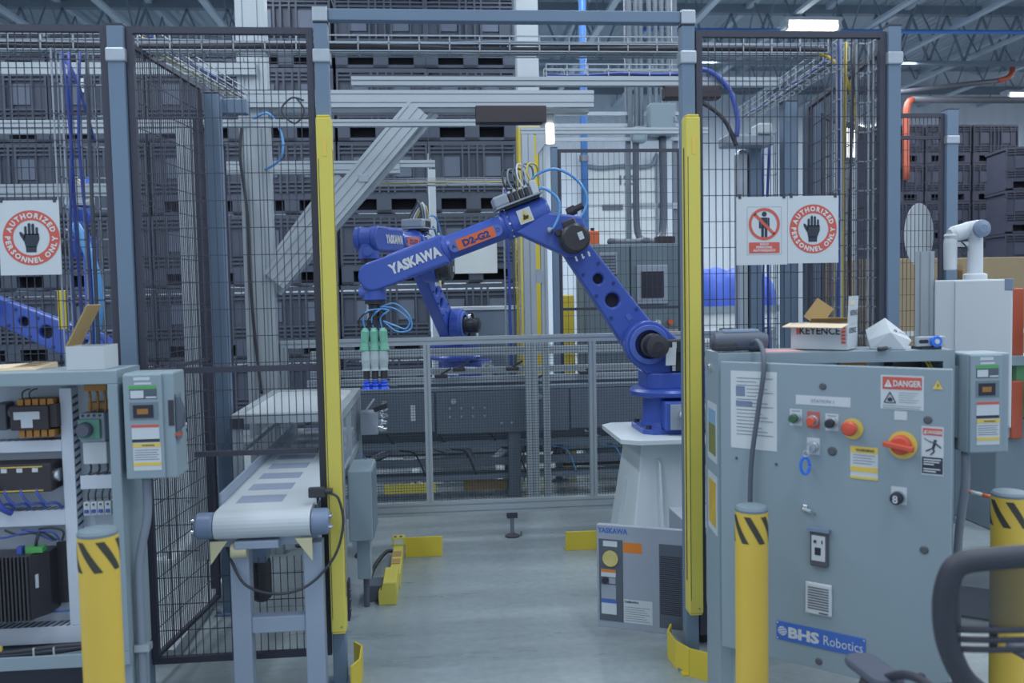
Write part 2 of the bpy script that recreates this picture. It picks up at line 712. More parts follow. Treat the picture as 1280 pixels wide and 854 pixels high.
# lit glass of a loading door far behind the right fence
wd = struct('window_1', MB('window_glow').box(11.5, 12.9, 23.93, 23.98, 5.2, 6.1))
for i in range(3):
    MB('joist_dark').box(11.47 + 0.7 * i - 0.03, 11.47 + 0.7 * i + 0.06, 23.86, 23.99, 5.1, 6.2).build('window_frame', wd)
MB('joist_dark').box(11.4, 13.0, 23.86, 23.99, 5.06, 5.2).build('window_frame', wd)

# sectional dock door with its number
dk = struct('door_1', MB('white_paint').box(4.18, 6.1, 23.84, 23.98, 0, 5.0))
for i in range(14):
    z = 0.04 + i * 0.355
    MB('white_paint').box(4.2, 6.08, 23.78, 23.86, z, z + 0.33).build('door_section', dk)
MB('joist_dark').box(4.1, 4.2, 23.72, 23.98, 0, 5.25).build('door_track', dk)
MB('joist_dark').box(6.08, 6.18, 23.72, 23.98, 0, 5.25).build('door_track', dk)
MB('joist_dark').tube([(4.2, 23.7, 4.98), (4.6, 23.7, 4.93), (5.2, 23.7, 4.98), (5.7, 23.7, 4.95), (6.0, 23.7, 5.02), (6.12, 23.7, 5.3)], 0.06, 6, 4).build('door_seal', dk)
MB('dark_plastic').box(4.62, 5.18, 23.74, 23.79, 3.8, 3.95).build('door_window', dk)
MB('dark_plastic').text('123', (5.3, 23.77, 4.48), X_, Z_, 0.36, bold=0.01).build('lettering', dk)

# building column, white with a yellow lower part, and the blue downpipe
cl = thing('building_column', 'white building column with yellow lower half behind the robots', 'column', (1.06, 9.6, 0))
MB('white_paint').box(0.945, 1.175, 9.5, 9.73, 3.4, 7.6).build('upper_shaft', cl)
MB('yellow').box(0.94, 1.18, 9.49, 9.74, 0, 3.4).build('yellow_guard', cl)
t = thing('blue_downpipe', 'bright blue vertical pipe behind the inner mesh panel', 'pipe', (1.74, 10, 0))
MB('pipe_blue').tube([(1.74, 10, 0), (1.74, 10, 7.5)], 0.042, 12).build('pipe', t)
for z in (1.0, 3.1, 5.0):
    MB('steel').cyl((1.74, 10, z), (1.74, 10, z + 0.07), 0.055, n=14).build('coupling', t)

# rack of vertical conduits on strut rails with junction boxes, grey cabinets under it
t = thing('conduit_rack', 'strut frame of vertical light grey conduits above the twin cabinets', 'conduit rack', (2.2, 9, 0))
for x in (2.05, 2.115, 2.165, 2.255, 2.32, 2.385, 2.45):
    MB('galv').tube([(x, 9, 3.3), (x, 9, 7.4)], 0.024, 10).build('conduit', t)
for z in (3.17, 3.31, 3.43):
    MB('galv').box(1.22, 2.62, 9.03, 9.07, z, z + 0.035).build('strut_rail', t)
for x in (2.02, 2.52):
    m = MB('cable_grey').box(x, x + 0.05, 9.08, 9.13, 0, 7.4)
    m.build('strut_post', t)
b = MB('cabinet').box(2.23, 2.49, 8.86, 9.03, 3.2, 3.52).build('junction_box', t, 0.01)
MB('steel').box(2.47, 2.5, 8.84, 8.86, 3.33, 3.38).build('box_latch', b)
MB('cabinet').box(2.06, 2.2, 8.9, 9.03, 3.13, 3.3).build('junction_box', t, 0.03)
MB('cable_dark_grey').tube([(2.1, 8.98, 3.15), (2.1, 8.98, 2.3), (2.13, 8.9, 2.15), (2.0, 8.7, 2.11), (1.7, 8.4, 2.10)], 0.035, 8, 5).build('flexible_conduit', t)
MB('cable_dark_grey').tube([(2.38, 8.98, 3.2), (2.38, 8.98, 2.35), (2.3, 8.85, 2.14), (2.1, 8.6, 2.11)], 0.04, 8, 5).build('flexible_conduit', t)
MB('galv').box(2.06, 2.56, 9.03, 9.07, 2.47, 2.53).build('strut_rail', t)


def twin_cabinet():
    t = thing('control_cabinet', 'grey twin-door control cabinet with vent and window behind the inner mesh', 'cabinet', (1.83, 8.2, 0))
    MB('cabinet_dark').box(1.38, 2.30, 8.04, 8.5, 0.1, 2.06).build('body', t, 0.01)
    for x0, x1 in ((1.39, 1.80), (1.81, 2.29)):
        d = MB('cabinet_dark').box(x0, x1, 8.0, 8.04, 0.14, 2.04).build('door', t, 0.008)
        if x0 < 1.5:
            v = MB('grey_plastic').box(1.51, 1.68, 7.975, 8.0, 1.78, 1.98).build('vent', d, 0.006)
            m = MB('dark_plastic')
            for i in range(6):
                m.box(1.525, 1.665, 7.968, 7.98, 1.80 + i * 0.028, 1.812 + i * 0.028)
            m.build('slats', d)
        else:
            MB('grey_plastic').box(1.86, 2.15, 7.97, 8.0, 1.50, 1.86).build('window_frame', d, 0.008)
            MB('hole_dark').box(1.9, 2.11, 7.96, 7.972, 1.56, 1.80).build('pane', d)
            for x, c in ((1.86, 'grey_plastic'), (1.95, 'print_red'), (2.05, 'cobot_white'), (2.17, 'orange')):
                MB(c).cyl((x, 8.0, 1.33), (x, 7.94, 1.33), 0.025, n=12).build('button', d)
            MB('lam_white').box(2.12, 2.27, 7.99, 8.0, 1.1, 1.26).build('warning_label', d)
            MB('print_red').rect((0, 7.985, 0), X_, Z_, 2.125, 2.265, 1.2, 1.25).build('label_band', d)
    MB('cabinet_dark').box(1.42, 2.26, 8.06, 8.48, 0, 0.1).build('plinth', t)


twin_cabinet()
t = thing('alarm_beacon', 'small orange box standing on the twin grey cabinet', 'beacon', (1.5, 8.2, 2.06))
MB('orange').box(1.44, 1.55, 8.14, 8.26, 2.06, 2.19).build('lens', t, 0.01)
MB('hole_dark').box(1.48, 1.51, 8.18, 8.22, 2.19, 2.22).build('cap', t)
tag(MB('brown_black').box(2.1, 2.26, 8.1, 8.26, 2.06, 2.13).build('cable_gland_box', bev=0.006), 'dark maroon block on top of the twin cabinet', 'box')

# ================================================================ stacked plastic pallet boxes
def make_crate(dark=False):
    c0, c1, c2 = ('crate_black', 'crate_black_light', 'crate_dark') if dark else ('crate', 'crate_light', 'crate_dark')
    t = thing('pallet_box', 'x', 'crate', (0, 0, 0), local=True)
    W, D, H = 0.545, 0.53, 0.87
    m = MB(c0)
    m.box(-W, W, -D, D, 0.17, 0.24)
    for x0, x1 in ((-W, -0.40), (-0.09, 0.09), (0.40, W)):
        m.box(x0, x1, -D, D, 0.0, 0.17)
    m.box(-W, W, -D, -D + 0.03, 0.0, 0.035)
    m.build('pallet_base', t)
    MB(c2).box(-0.52, 0.52, -D + 0.25, -D + 0.27, 0.02, 0.17).build('fork_shade', t)  # dark sheet across the fork openings, painting in their shade
    m = MB(c0)
    m.box(-W + 0.03, W - 0.03, -D + 0.02, -D + 0.06, 0.24, 0.80)
    m.build('front_wall', t)
    m = MB(c0)
    for z in (0.27, 0.32, 0.37, 0.72, 0.77):
        m.box(-W, W, -D - 0.012, -D + 0.03, z, z + 0.022)
    for x in (-W, -0.14, -0.06, 0.045, 0.125, W - 0.025):
        m.box(x, x + 0.025, -D - 0.015, -D + 0.03, 0.24, 0.82)
    for x in (-0.38, 0.36):
        m.box(x, x + 0.02, -D - 0.01, -D + 0.03, 0.24, 0.82)
    m.build('ribs', t)
    m = MB(c1)
    for x0, x1 in ((-0.36, -0.16), (0.15, 0.35)):
        MB(c1).box(x0, x1, -D + 0.0, -D + 0.03, 0.44, 0.68).build('panel', t)
    MB(c0).box(-W + 0.03, -W + 0.07, -D + 0.06, D - 0.02, 0.24, 0.8).build('side_wall', t)
    MB(c0).box(W - 0.07, W - 0.03, -D + 0.06, D - 0.02, 0.24, 0.8).build('side_wall', t)
    MB(c0).box(-W, W, -D, D, 0.82, H).build('rim', t)
    return t


RN = ['bottom row', 'second row up', 'third row up', 'fourth row up', 'fifth row up', 'top row']
CN = ['stack beside the white column', 'second stack from the white column', 'third stack from the white column', 'fourth stack from the white column',
      'fifth stack from the white column', 'sixth stack from the white column', 'seventh stack from the white column']
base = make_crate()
first = True
for c in range(7):
    for r in range(6):
        x = 0.53 - c * 1.117 + random.uniform(-0.012, 0.012)
        lab = 'grey plastic pallet box, ' + RN[r] + ', ' + CN[c]
        loc = (x, 11.55 + random.uniform(-0.02, 0.02), r * 0.88)
        if first:
            o = base
            o.location = loc
            o['label'] = lab
            first = False
            KIDS[base] = (base, [(q, []) for q in kids(base)])
        else:
            o = copy_tree(base, loc, 0, lab)
        o['group'] = 'stacked grey pallet boxes behind the robots'
        if r == 5 and c >= 3:
            o.scale = (1, 1, 0.46)
        if (c, r) in ((1, 3), (4, 4), (3, 2), (5, 5), (6, 2)):
            m = MB('print_white')
            for k in range(3):
                m.box(-0.2, -0.13, -0.556, -0.55, 0.5 + k * 0.06, 0.545 + k * 0.06)
            q = m.build('shipping_labels', None)
            q.parent = o
            q.location = (-0.165, -0.553, 0.58)
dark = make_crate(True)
KIDS[dark] = (dark, [(q, []) for q in kids(dark)])
first = True
PL = ['beside the orange pipes', 'second from the orange pipes', 'third from the orange pipes']
for c in range(3):
    for r in range(6):
        lab = 'black pallet box, ' + RN[r] + ', stack ' + PL[c]
        loc = (10.7 + c * 1.15, 20.0, r * 0.88)
        if first:
            o = dark
            o.location = loc
            o['label'] = lab
            first = False
        else:
            o = copy_tree(dark, loc, 0, lab)
        o['group'] = 'black pallet boxes by the far wall'
PL = ['furthest back', 'middle', 'nearest']
for c in range(3):
    for r in range(5):
        lab = 'black pallet box, ' + RN[r] + ', ' + PL[c] + ' stack of the receding row'
        o = copy_tree(dark, (12.35 + c * 0.32, 17.6 - c * 1.35, r * 0.88), -12, lab)
        o['group'] = 'black pallet boxes by the far wall'

# orange pipework under the far roof
t = thing('orange_pipework', 'orange bent pipe rising in front of the far white wall', 'pipe', (11.2, 20, 0))
MB('pipe_orange').tube([(10.2, 19, 4.0), (10.2, 19, 5.7), (10.25, 19, 5.82), (10.35, 19, 5.88)], 0.06, 10, 4).build('bent_pipe', t)
MB('pipe_dark').tube([(10.35, 19, 5.88), (10.7, 19, 5.93), (12.75, 19, 6.16)], 0.055, 10, 2).build('sloping_pipe', t)
MB('pipe_orange').tube([(12.7, 19, 6.155), (12.95, 19, 6.22), (13.05, 19, 6.35), (13.06, 19, 6.6)], 0.06, 10, 4).build('bent_pipe', t)
MB('pipe_orange').tube([(10.75, 19.3, 4.0), (10.75, 19.3, 5.55), (10.9, 19.3, 5.8)], 0.075, 10, 4).build('bent_pipe', t)
MB('pipe_dark').tube([(10.9, 19.3, 5.8), (19, 19.3, 5.78)], 0.075, 10).build('straight_pipe', t)
# big cardboard cartons in front of the black boxes
BL = ['tall brown cardboard carton behind the collaborative arm', 'tall brown cardboard carton behind the white arm cabinet', 'brown cardboard carton seen through the mesh beside the far post']
for i, (x, y, w) in enumerate(((7.15, 10.9, 0.62), (8.5, 11.2, 0.62), (5.75, 10.8, 0.62))):
    t = thing('gaylord_carton', BL[i], 'carton', (x, y, 0), group='big cardboard cartons')
    MB('cardboard_far').box(x - w, x + w, y - 0.5, y + 0.5, 0.14, 1.95).build('carton_body', t, 0.01)
    for k in range(5):
        MB('cardboard_far').box(x - w, x + w, y - 0.5 + k * 0.22, y - 0.38 + k * 0.22, 0.11, 0.14).build('pallet_board', t)
    for k in (-1, 0, 1):
        MB('cardboard_far').box(x + k * (w - 0.06) - 0.05, x + k * (w - 0.06) + 0.05, y - 0.5, y + 0.5, 0, 0.11).build('pallet_stringer', t)
    MB('carton_white').box(x - w - 0.006, x + w + 0.006, y - 0.507, y + 0.507, 1.0, 1.06).build('strap', t)

# blue tarp bundle on a pallet beyond the right fence
t = thing('tarp_bundle', 'blue tarpaulin bundle beyond the fence before the far white wall', 'tarp', (5.4, 16, 0))
m = MB('tarp')
N_ = 18
vs, fs = [], []
for i in range(N_):
    for j in range(10):
        a = i / (N_ - 1)
        b = j / 9
        x = 4.75 + 1.5 * a
        prof = [(0, 1.3), (0.0, 1.45), (0.02, 1.65), (0.06, 1.85), (0.15, 2.0), (0.35, 2.03), (0.6, 2.0), (0.75, 1.85), (0.8, 1.6), (0.8, 1.3)][j]
        h = 1 + 0.06 * math.sin(9 * a + 2 * b) + 0.05 * math.sin(23 * a)
        vs.append((x, 15.7 + prof[0] + 0.05 * math.sin(17 * a + 5 * b), 1.3 + (prof[1] - 1.3) * h * (0.75 + 0.25 * math.sin(3 * a + 0.5))))
for i in range(N_ - 1):
    for j in range(9):
        k = i * 10 + j
        fs.append((k, k + 10, k + 11, k + 1))
m.add(vs, fs, True)
m.build('tarp_cover', t)
MB('joist_dark').box(4.7, 6.3, 15.65, 16.5, 1.18, 1.3).build('skid_deck', t)
MB('carton_white').box(4.75, 6.25, 15.7, 16.45, 0.9, 1.18).build('packed_sheets', t)
for k in range(3):
    MB('cabinet_dark').box(4.75 + k * 0.68, 4.9 + k * 0.68, 15.7, 16.45, 0, 0.9).build('support_leg', t)

# low blue conveyor and machinery at the far right
t = thing('roller_conveyor', 'low conveyor with blue side rail behind the barrier chain', 'conveyor', (6.4, 7.6, 0))
MB('pipe_blue').box(4.6, 8.4, 7.35, 7.42, 0.22, 0.34).build('side_rail', t)
MB('pipe_blue').box(4.6, 8.4, 8.0, 8.07, 0.22, 0.34).build('side_rail', t)
for k in range(18):
    MB('galv').cyl((4.75 + k * 0.2, 7.42, 0.3), (4.75 + k * 0.2, 8.0, 0.3), 0.035, n=8).build('roller', t)
for x in (4.8, 5.6, 6.4, 7.2, 8.0):
    for y in (7.36, 8.02):
        MB('pipe_dark').box(x, x + 0.04, y, y + 0.05, 0, 0.22).build('leg', t)
t = thing('drive_unit', 'green and orange drive machine beyond the white arm cabinet', 'machine', (3.9, 5.6, 0))
MB('cabinet_dark').box(3.63, 4.43, 5.4, 5.9, 0, 0.75).build('stand', t, 0.01)
MB('machine_green').box(3.75, 4.28, 5.38, 5.75, 0.75, 1.13).build('green_housing', t, 0.03)
MB('pipe_orange').box(3.71, 3.79, 5.36, 5.5, 0.62, 1.0).build('fork', t, 0.01)
MB('pipe_orange').box(3.75, 3.83, 5.42, 5.5, 1.13, 1.6).build('mast', t, 0.01)
MB('cabinet').box(3.63, 4.13, 5.36, 5.6, 1.1, 1.16).build('cover_plate', t)
MB('chair_black').lathe([(0.02, 0), (0.17, 0.02), (0.19, 0.06), (0.19, 0.12), (0.02, 0.16)], (3.99, 5.3, 1.38), (0, -1, 0), 24).build('black_wheel', t)
MB('motor_black').cyl((3.93, 5.38, 0.9), (3.93, 5.2, 0.9), 0.11, n=18).build('motor', t)
# ================================================================ guard fencing
def fence_post(x, y, h, label, w=0.06, bracket_z=2.6, group='grey fence posts', caps=True):
    t = thing('fence_post', label, 'post', (x, y, 0), group=group)
    MB('post_grey').box(x - w / 2, x + w / 2, y - w / 2, y + w / 2, 0.008, h).build('shaft', t, 0.004)
    p = MB('post_grey').box(x - 0.07, x + 0.07, y - 0.07, y + 0.07, 0, 0.01).build('base_plate', t)
    for dx in (-0.052, 0.052):
        MB('steel').cyl((x + dx, y - 0.052, 0.01), (x + dx, y - 0.052, 0.025), 0.01, n=6).build('anchor_bolt', p)
    if bracket_z:
        MB('galv').box(x - w / 2 - 0.006, x + w / 2 + 0.006, y - w / 2 - 0.008, y + w / 2 + 0.008, bracket_z - 0.027, bracket_z + 0.027).build('clamp', t, 0.006)
    if caps:
        MB('panel_black').box(x - w / 2 - 0.001, x + w / 2 + 0.001, y - w / 2 - 0.001, y + w / 2 + 0.001, h, h + 0.006).build('post_cap', t)
    return t


def mesh_panel(p0, p1, z0, z1, label, mid=None, hole=None, sx=0.03, sz=0.11, r=0.0016, fr=0.026, bar_mat='panel_black', wire='wire_black', group='black wire mesh fence panels'):
    """panel between ground points p0 and p1; hole=(a0,a1,z0,z1) along the panel leaves an opening"""
    a, b = V((p0[0], p0[1], 0)), V((p1[0], p1[1], 0))
    L_ = (b - a).length
    u = (b - a).normalized()
    n = V((-u.y, u.x, 0))
    t = thing('mesh_panel', label, 'fence panel', ((a + b) / 2 + V((0, 0, z0)))[:], group=group)

    def q(s, z):
        return a + u * s + V((0, 0, z))
    h = fr / 2
    for s, nm in ((h, 'frame_upright'), (L_ - h, 'frame_upright')):
        MB(bar_mat).bar(q(s, z0), q(s, z1), fr, fr, up=n).build(nm, t)
    for z in (z0 + h, z1 - h):
        MB(bar_mat).bar(q(fr, z), q(L_ - fr, z), fr, fr).build('frame_rail', t)
    if mid:
        for z in mid:
            MB(bar_mat).bar(q(fr, z), q(L_ - fr, z), fr * 0.8, fr * 0.9).build('middle_rail', t)
    if hole:
        for z in (hole[3],):
            MB(bar_mat).bar(q(hole[0], z), q(hole[1], z), fr * 0.8, fr * 0.8).build('opening_rail', t)
    w = MB(wire)
    k = int((L_ - 2 * fr) / sx)
    for i in range(1, k + 1):
        s = fr + (L_ - 2 * fr) * i / (k + 1)
        segs = [(z0 + fr, z1 - fr)]
        if hole and hole[0] < s < hole[1]:
            segs = [(z0 + fr, hole[2]), (hole[3], z1 - fr)]
        for c0, c1 in segs:
            if c1 - c0 > 0.02:
                w.bar(q(s, c0) + n * r, q(s, c1) + n * r, 2 * r, 2 * r, up=n, caps=False)
    k = int((z1 - z0 - 2 * fr) / sz)
    for i in range(1, k + 1):
        z = z0 + fr + (z1 - z0 - 2 * fr) * i / (k + 1)
        segs = [(fr, L_ - fr)]
        if hole and hole[2] < z < hole[3]:
            segs = [(fr, hole[0]), (hole[1], L_ - fr)]
        for c0, c1 in segs:
            if c1 - c0 > 0.02:
                w.bar(q(c0, z) - n * r, q(c1, z) - n * r, 2 * r, 2 * r, caps=False)
    w.build('wire_mesh', t)['kind'] = 'stuff'
    return t


FY = 3.67
fence_post(-1.224, FY, 2.715, 'grey fence post between conveyor panel and single-sign panel', 0.064)
dp1 = fence_post(-0.428, FY, 2.73, 'grey door post with yellow guard next to the belt conveyor', 0.056)
dp2 = fence_post(1.078, FY, 2.73, 'grey door post with yellow guard next to the robot controller', 0.056)
fence_post(1.976, FY, 2.735, 'grey corner post between the signed mesh panel and the arm cabinet', 0.056)
for p, x in ((dp1, -0.428), (dp2, 1.078)):
    MB('galv').box(x - 0.03, x + 0.03, FY - 0.036, FY + 0.034, 2.735, 2.792).build('corner_block', p, 0.004)
tag(MB('post_grey').box(-0.397, 1.047, FY - 0.025, FY + 0.025, 2.742, 2.788).build('header_beam', bev=0.003),
    'grey header beam across the top of the cell opening', 'beam')

mesh_panel((-2.5, FY), (-1.262, FY), 0.135, 2.72, 'black mesh panel carrying one authorized personnel sign', mid=(1.345,))
mesh_panel((-1.188, FY), (-0.462, FY), 0.135, 2.715, 'black mesh panel that the belt conveyor passes through', mid=(1.345,), hole=(0.20, 0.694, 0.56, 1.0))
mesh_panel((1.116, FY), (1.944, FY), 0.135, 2.715, 'black mesh panel carrying two safety signs side by side', mid=(1.36,))
# left side fence going back
fence_post(-1.09, 4.62, 2.66, 'grey post inside the cell beside the belt conveyor', 0.075, None)
mesh_panel((-1.228, 3.72), (-1.135, 4.56), 0.10, 2.69, 'black mesh side panel going back beside the conveyor', mid=(1.33,), sx=0.022, fr=0.018)
mesh_panel((-1.20, 4.70), (-1.24, 5.5), 0.10, 2.56, 'black mesh side panel behind the grey post beside the conveyor', mid=(1.33,), sx=0.022, fr=0.018)
# right side: posts and panels going back
for i, (x, y, w, l) in enumerate(((1.878, 5.05, 0.074, 'grey post behind the prohibition sign, beside the rounded steel stanchion'),
                                  (2.07, 5.0, 0.08, 'middle grey post of three behind the two signs'),
                                  (2.21, 5.0, 0.08, 'grey post behind the two signs, nearest the corner post'))):
    fence_post(x, y, 2.52 if i == 0 else 2.70, l, w, None)
tag(MB('galv').box(1.77, 1.835, 5.0, 5.1, 0, 2.44).build('round_top_post', bev=0.03), 'pale steel stanchion with rounded top behind the prohibition sign', 'post')
mesh_panel((1.98, 3.72), (2.17, 4.94), 0.135, 2.68, 'black mesh side panel going back from the corner post with the upright tray', mid=(1.33,))
mesh_panel((2.26, 5.0), (2.96, 5.66), 0.135, 2.64, 'black mesh panel running back to the tallest post by the pallet boxes', mid=(1.33,))
fence_post(3.49, 5.72, 2.80, 'tallest grey post, standing in front of the black pallet boxes', 0.08, 2.6)
pn = mesh_panel((3.0, 5.72), (3.445, 5.72), 0.135, 2.78, 'narrow black mesh panel with white oval plate beside the tallest post', mid=(2.62,))
ov = MB('lam_white').prism([(0.105 * math.cos(2 * math.pi * k / 36), 0.215 * math.sin(2 * math.pi * k / 36)) for k in range(36)], (3.325, 5.80, 1.977), X_, Z_, -0.006)
tag(ov.build('oval_plate'), 'white oval plate hung behind the narrow mesh panel', 'plate')
# inner fence
fence_post(1.044, 7.5, 2.85, 'grey post of the inner fence beside the aluminium uprights', 0.055, None)
fence_post(2.175, 7.5, 2.85, 'grey post of the inner fence beyond the yellow column by the controller', 0.05, None)
mesh_panel((1.076, 7.5), (2.142, 7.5), 0.12, 2.84, 'black mesh panel of the inner fence before the grey cabinets', mid=(1.479,), sx=0.048, sz=0.118)

# ---------------------------------------------------------------- yellow light curtains on the door posts
for x, l in ((-0.420, 'tall yellow light-curtain column beside the belt conveyor'), (1.075, 'tall yellow light-curtain column beside the robot controller')):
    t = thing('light_curtain', l, 'light curtain', (x, 3.6, 0.26))
    s = 1 if x < 0 else -1
    MB('yellow_guard').box(x - 0.03, x + 0.03, 3.572, 3.640, 0.262, 2.343).build('housing', t, 0.005)
    MB('yellow').box(x - 0.026, x + 0.026, 3.574, 3.638, 2.343, 2.352).build('end_cap', t, 0.004)
    MB('yellow').box(x - 0.026, x + 0.026, 3.574, 3.638, 0.255, 0.262).build('end_cap', t, 0.003)
    MB('lens_red').box(x + s * 0.0302, x + s * 0.0312, 3.60, 3.612, 0.4, 2.22).build('lens_strip', t)
    MB('safety_black').box(x - 0.024, x - 0.0215, 3.5712, 3.5725, 0.32, 2.18).build('seam', t)
    MB('yellow_label').box(x - 0.006, x + 0.01, 3.5705, 3.572, 2.19, 2.26).build('rating_label', t)
    MB('steel').cyl((x + 0.012, 3.572, 0.285), (x + 0.012, 3.568, 0.285), 0.004, n=8).build('screw', t)

# yellow bent plates guarding the feet of the door posts
for x, s, l in ((-0.36, 1, 'yellow bent floor guard at the post foot by the conveyor'), (1.06, -1, 'yellow bent floor guard at the post foot by the controller')):
    t = thing('floor_guard', l, 'guard', (x, 3.6, 0))
    if s > 0:
        pts = [(-0.385, 3.83), (-0.348, 3.78), (-0.345, 3.64), (-0.375, 3.57)]
    else:
        pts = [(1.035, 3.84), (1.0, 3.76), (1.005, 3.65), (1.04, 3.56), (1.11, 3.50)]
    m = MB('yellow')
    for a, b in zip(pts[:-1], pts[1:]):
        m.bar((a[0], a[1], 0.06), (b[0], b[1], 0.06), 0.008, 0.12)
    m.build('bent_plate', t)
    MB('yellow').box(min(p[0] for p in pts) + 0.01, max(p[0] for p in pts) - 0.01, 3.56, 3.78, 0, 0.008).build('foot_plate', t)


# ================================================================ slotted aluminium gantries
def gantry(name, label, parts, loc):
    t = thing(name, label, 'gantry', loc)
    for nm, p0, p1, w, h, nw, nh in parts:
        MB('alu').profile(p0, p1, w, h, nw, nh).build(nm, t)
    return t


g1 = gantry('extrusion_gantry', 'slotted aluminium gantry with long arm and brace over the robot', [
    ('upright', (-1.084, 5.665, 0), (-1.084, 5.665, 3.9), 0.18, 0.09, 2, 1),
    ('arm_beam', (-1.135, 5.596, 2.849), (1.037, 5.596, 2.849), 0.045, 0.104, 1, 2),
    ('arm_beam', (-1.135, 5.709, 2.811), (1.022, 5.709, 2.811), 0.09, 0.057, 2, 1),
    ('brace', (-0.987, 5.596, 1.736), (-0.068, 5.596, 2.792), 0.05, 0.153, 1, 3),
    ('brace', (-0.987, 5.698, 1.663), (0.034, 5.698, 2.786), 0.05, 0.057, 1, 1)], (-1.084, 5.665, 0))
MB('alu_slot').box(1.036, 1.041, 5.575, 5.617, 2.799, 2.899).build('end_cap', g1)
MB('galv').box(-0.45, -0.39, 5.565, 5.66, 2.335, 2.385).build('joint_plate', g1, 0.004)
g2 = gantry('extrusion_gantry', 'second slotted aluminium gantry further back, over the rear robot', [
    ('upright', (-1.24, 6.5, 0), (-1.24, 6.5, 2.64), 0.09, 0.09, 1, 1),
    ('arm_beam', (-1.6, 6.5, 2.556), (-0.225, 6.5, 2.556), 0.08, 0.09, 2, 2),
    ('brace', (-1.2, 6.5, 1.8), (-0.66, 6.5, 2.5), 0.045, 0.10, 1, 2)], (-1.24, 6.5, 0))
MB('alu').profile((-0.225, 6.5, 2.58), (0.03, 6.5, 2.58), 0.04, 0.05).build('arm_extension', g2)
MB('galv').box(-0.52, -0.46, 6.5, 6.67, 2.486, 2.512).build('tray_hanger', g2)
t = gantry('extrusion_gantry', 'long slotted aluminium beams crossing in front of the grey pallet boxes', [
    ('beam', (-3.6, 5.30, 2.645), (0.27, 5.30, 2.645), 0.045, 0.04, 1, 1),
    ('beam', (-3.6, 5.6, 3.03), (-1.05, 5.6, 3.03), 0.045, 0.07, 1, 1),
    ('beam', (-3.6, 5.6, 2.67), (-1.3, 5.6, 2.67), 0.045, 0.055, 1, 1),
    ('beam', (-3.6, 5.9, 2.34), (-1.9, 5.9, 2.34), 0.045, 0.08, 1, 2),
    ('upright', (-1.49, 5.6, 0), (-1.49, 5.6, 2.72), 0.09, 0.09, 1, 1),
    ('upright', (-3.4, 5.6, 0), (-3.4, 5.6, 3.1), 0.09, 0.09, 1, 1),
    ('upright', (-1.80, 5.30, 0), (-1.80, 5.30, 2.62), 0.045, 0.045, 1, 1)], (-1.49, 5.6, 0))
tag(MB('alu').profile((-0.40, 4.7, 2.746), (1.9, 4.7, 2.746), 0.045, 0.045).build('aluminium_beam'),
    'thin slotted aluminium beam crossing the opening below the cable tray', 'beam')
t = thing('sensor_bar', 'dark sensor bar hanging under the aluminium arm above the robot', 'sensor', (0.5, 5.56, 2.69))
MB('brown_black').box(0.284, 0.726, 5.52, 5.60, 2.69, 2.796).build('housing', t, 0.005)
MB('hole_dark').box(0.31, 0.70, 5.53, 5.59, 2.685, 2.691).build('window', t)
t = thing('work_light', 'small lit white work light beside the sensor bar', 'lamp', (0.77, 5.7, 2.6))
MB('lamp_glow').box(0.745, 0.80, 5.70, 5.72, 2.59, 2.72).build('diffuser', t, 0.015)
MB('white_paint').box(0.74, 0.805, 5.72, 5.74, 2.58, 2.784).build('back_plate', t, 0.01)
# uprights of the frame beside the yellow column
t = gantry('extrusion_gantry', 'pair of slotted aluminium uprights between yellow column and inner fence', [
    ('upright', (0.72, 6.6, 0), (0.72, 6.6, 2.80), 0.09, 0.09, 1, 1),
    ('upright', (0.83, 6.6, 0), (0.83, 6.6, 2.74), 0.05, 0.05, 1, 1),
    ('cross_beam', (0.67, 6.6, 2.83), (2.1, 6.6, 2.83), 0.045, 0.045, 1, 1)], (0.72, 6.6, 0))
MB('galv').prism([(0, 0), (0.12, 0.0), (0, -0.16)], (0.78, 6.56, 2.8), X_, Z_, 0.01).build('gusset', t)
for z in (1.2, 1.7, 2.2):
    MB('galv').box(0.765, 0.81, 6.55, 6.58, z, z + 0.1).build('joint_plate', t)
t = thing('yellow_hose_post', 'yellow guard post low behind the first robot arm', 'post', (1.17, 7.75, 0))
MB('yellow').box(1.11, 1.235, 7.72, 7.79, 0, 1.6).build('shaft', t, 0.01)
MB('yellow').box(1.06, 1.28, 7.66, 7.85, 0, 0.012).build('base_plate', t)


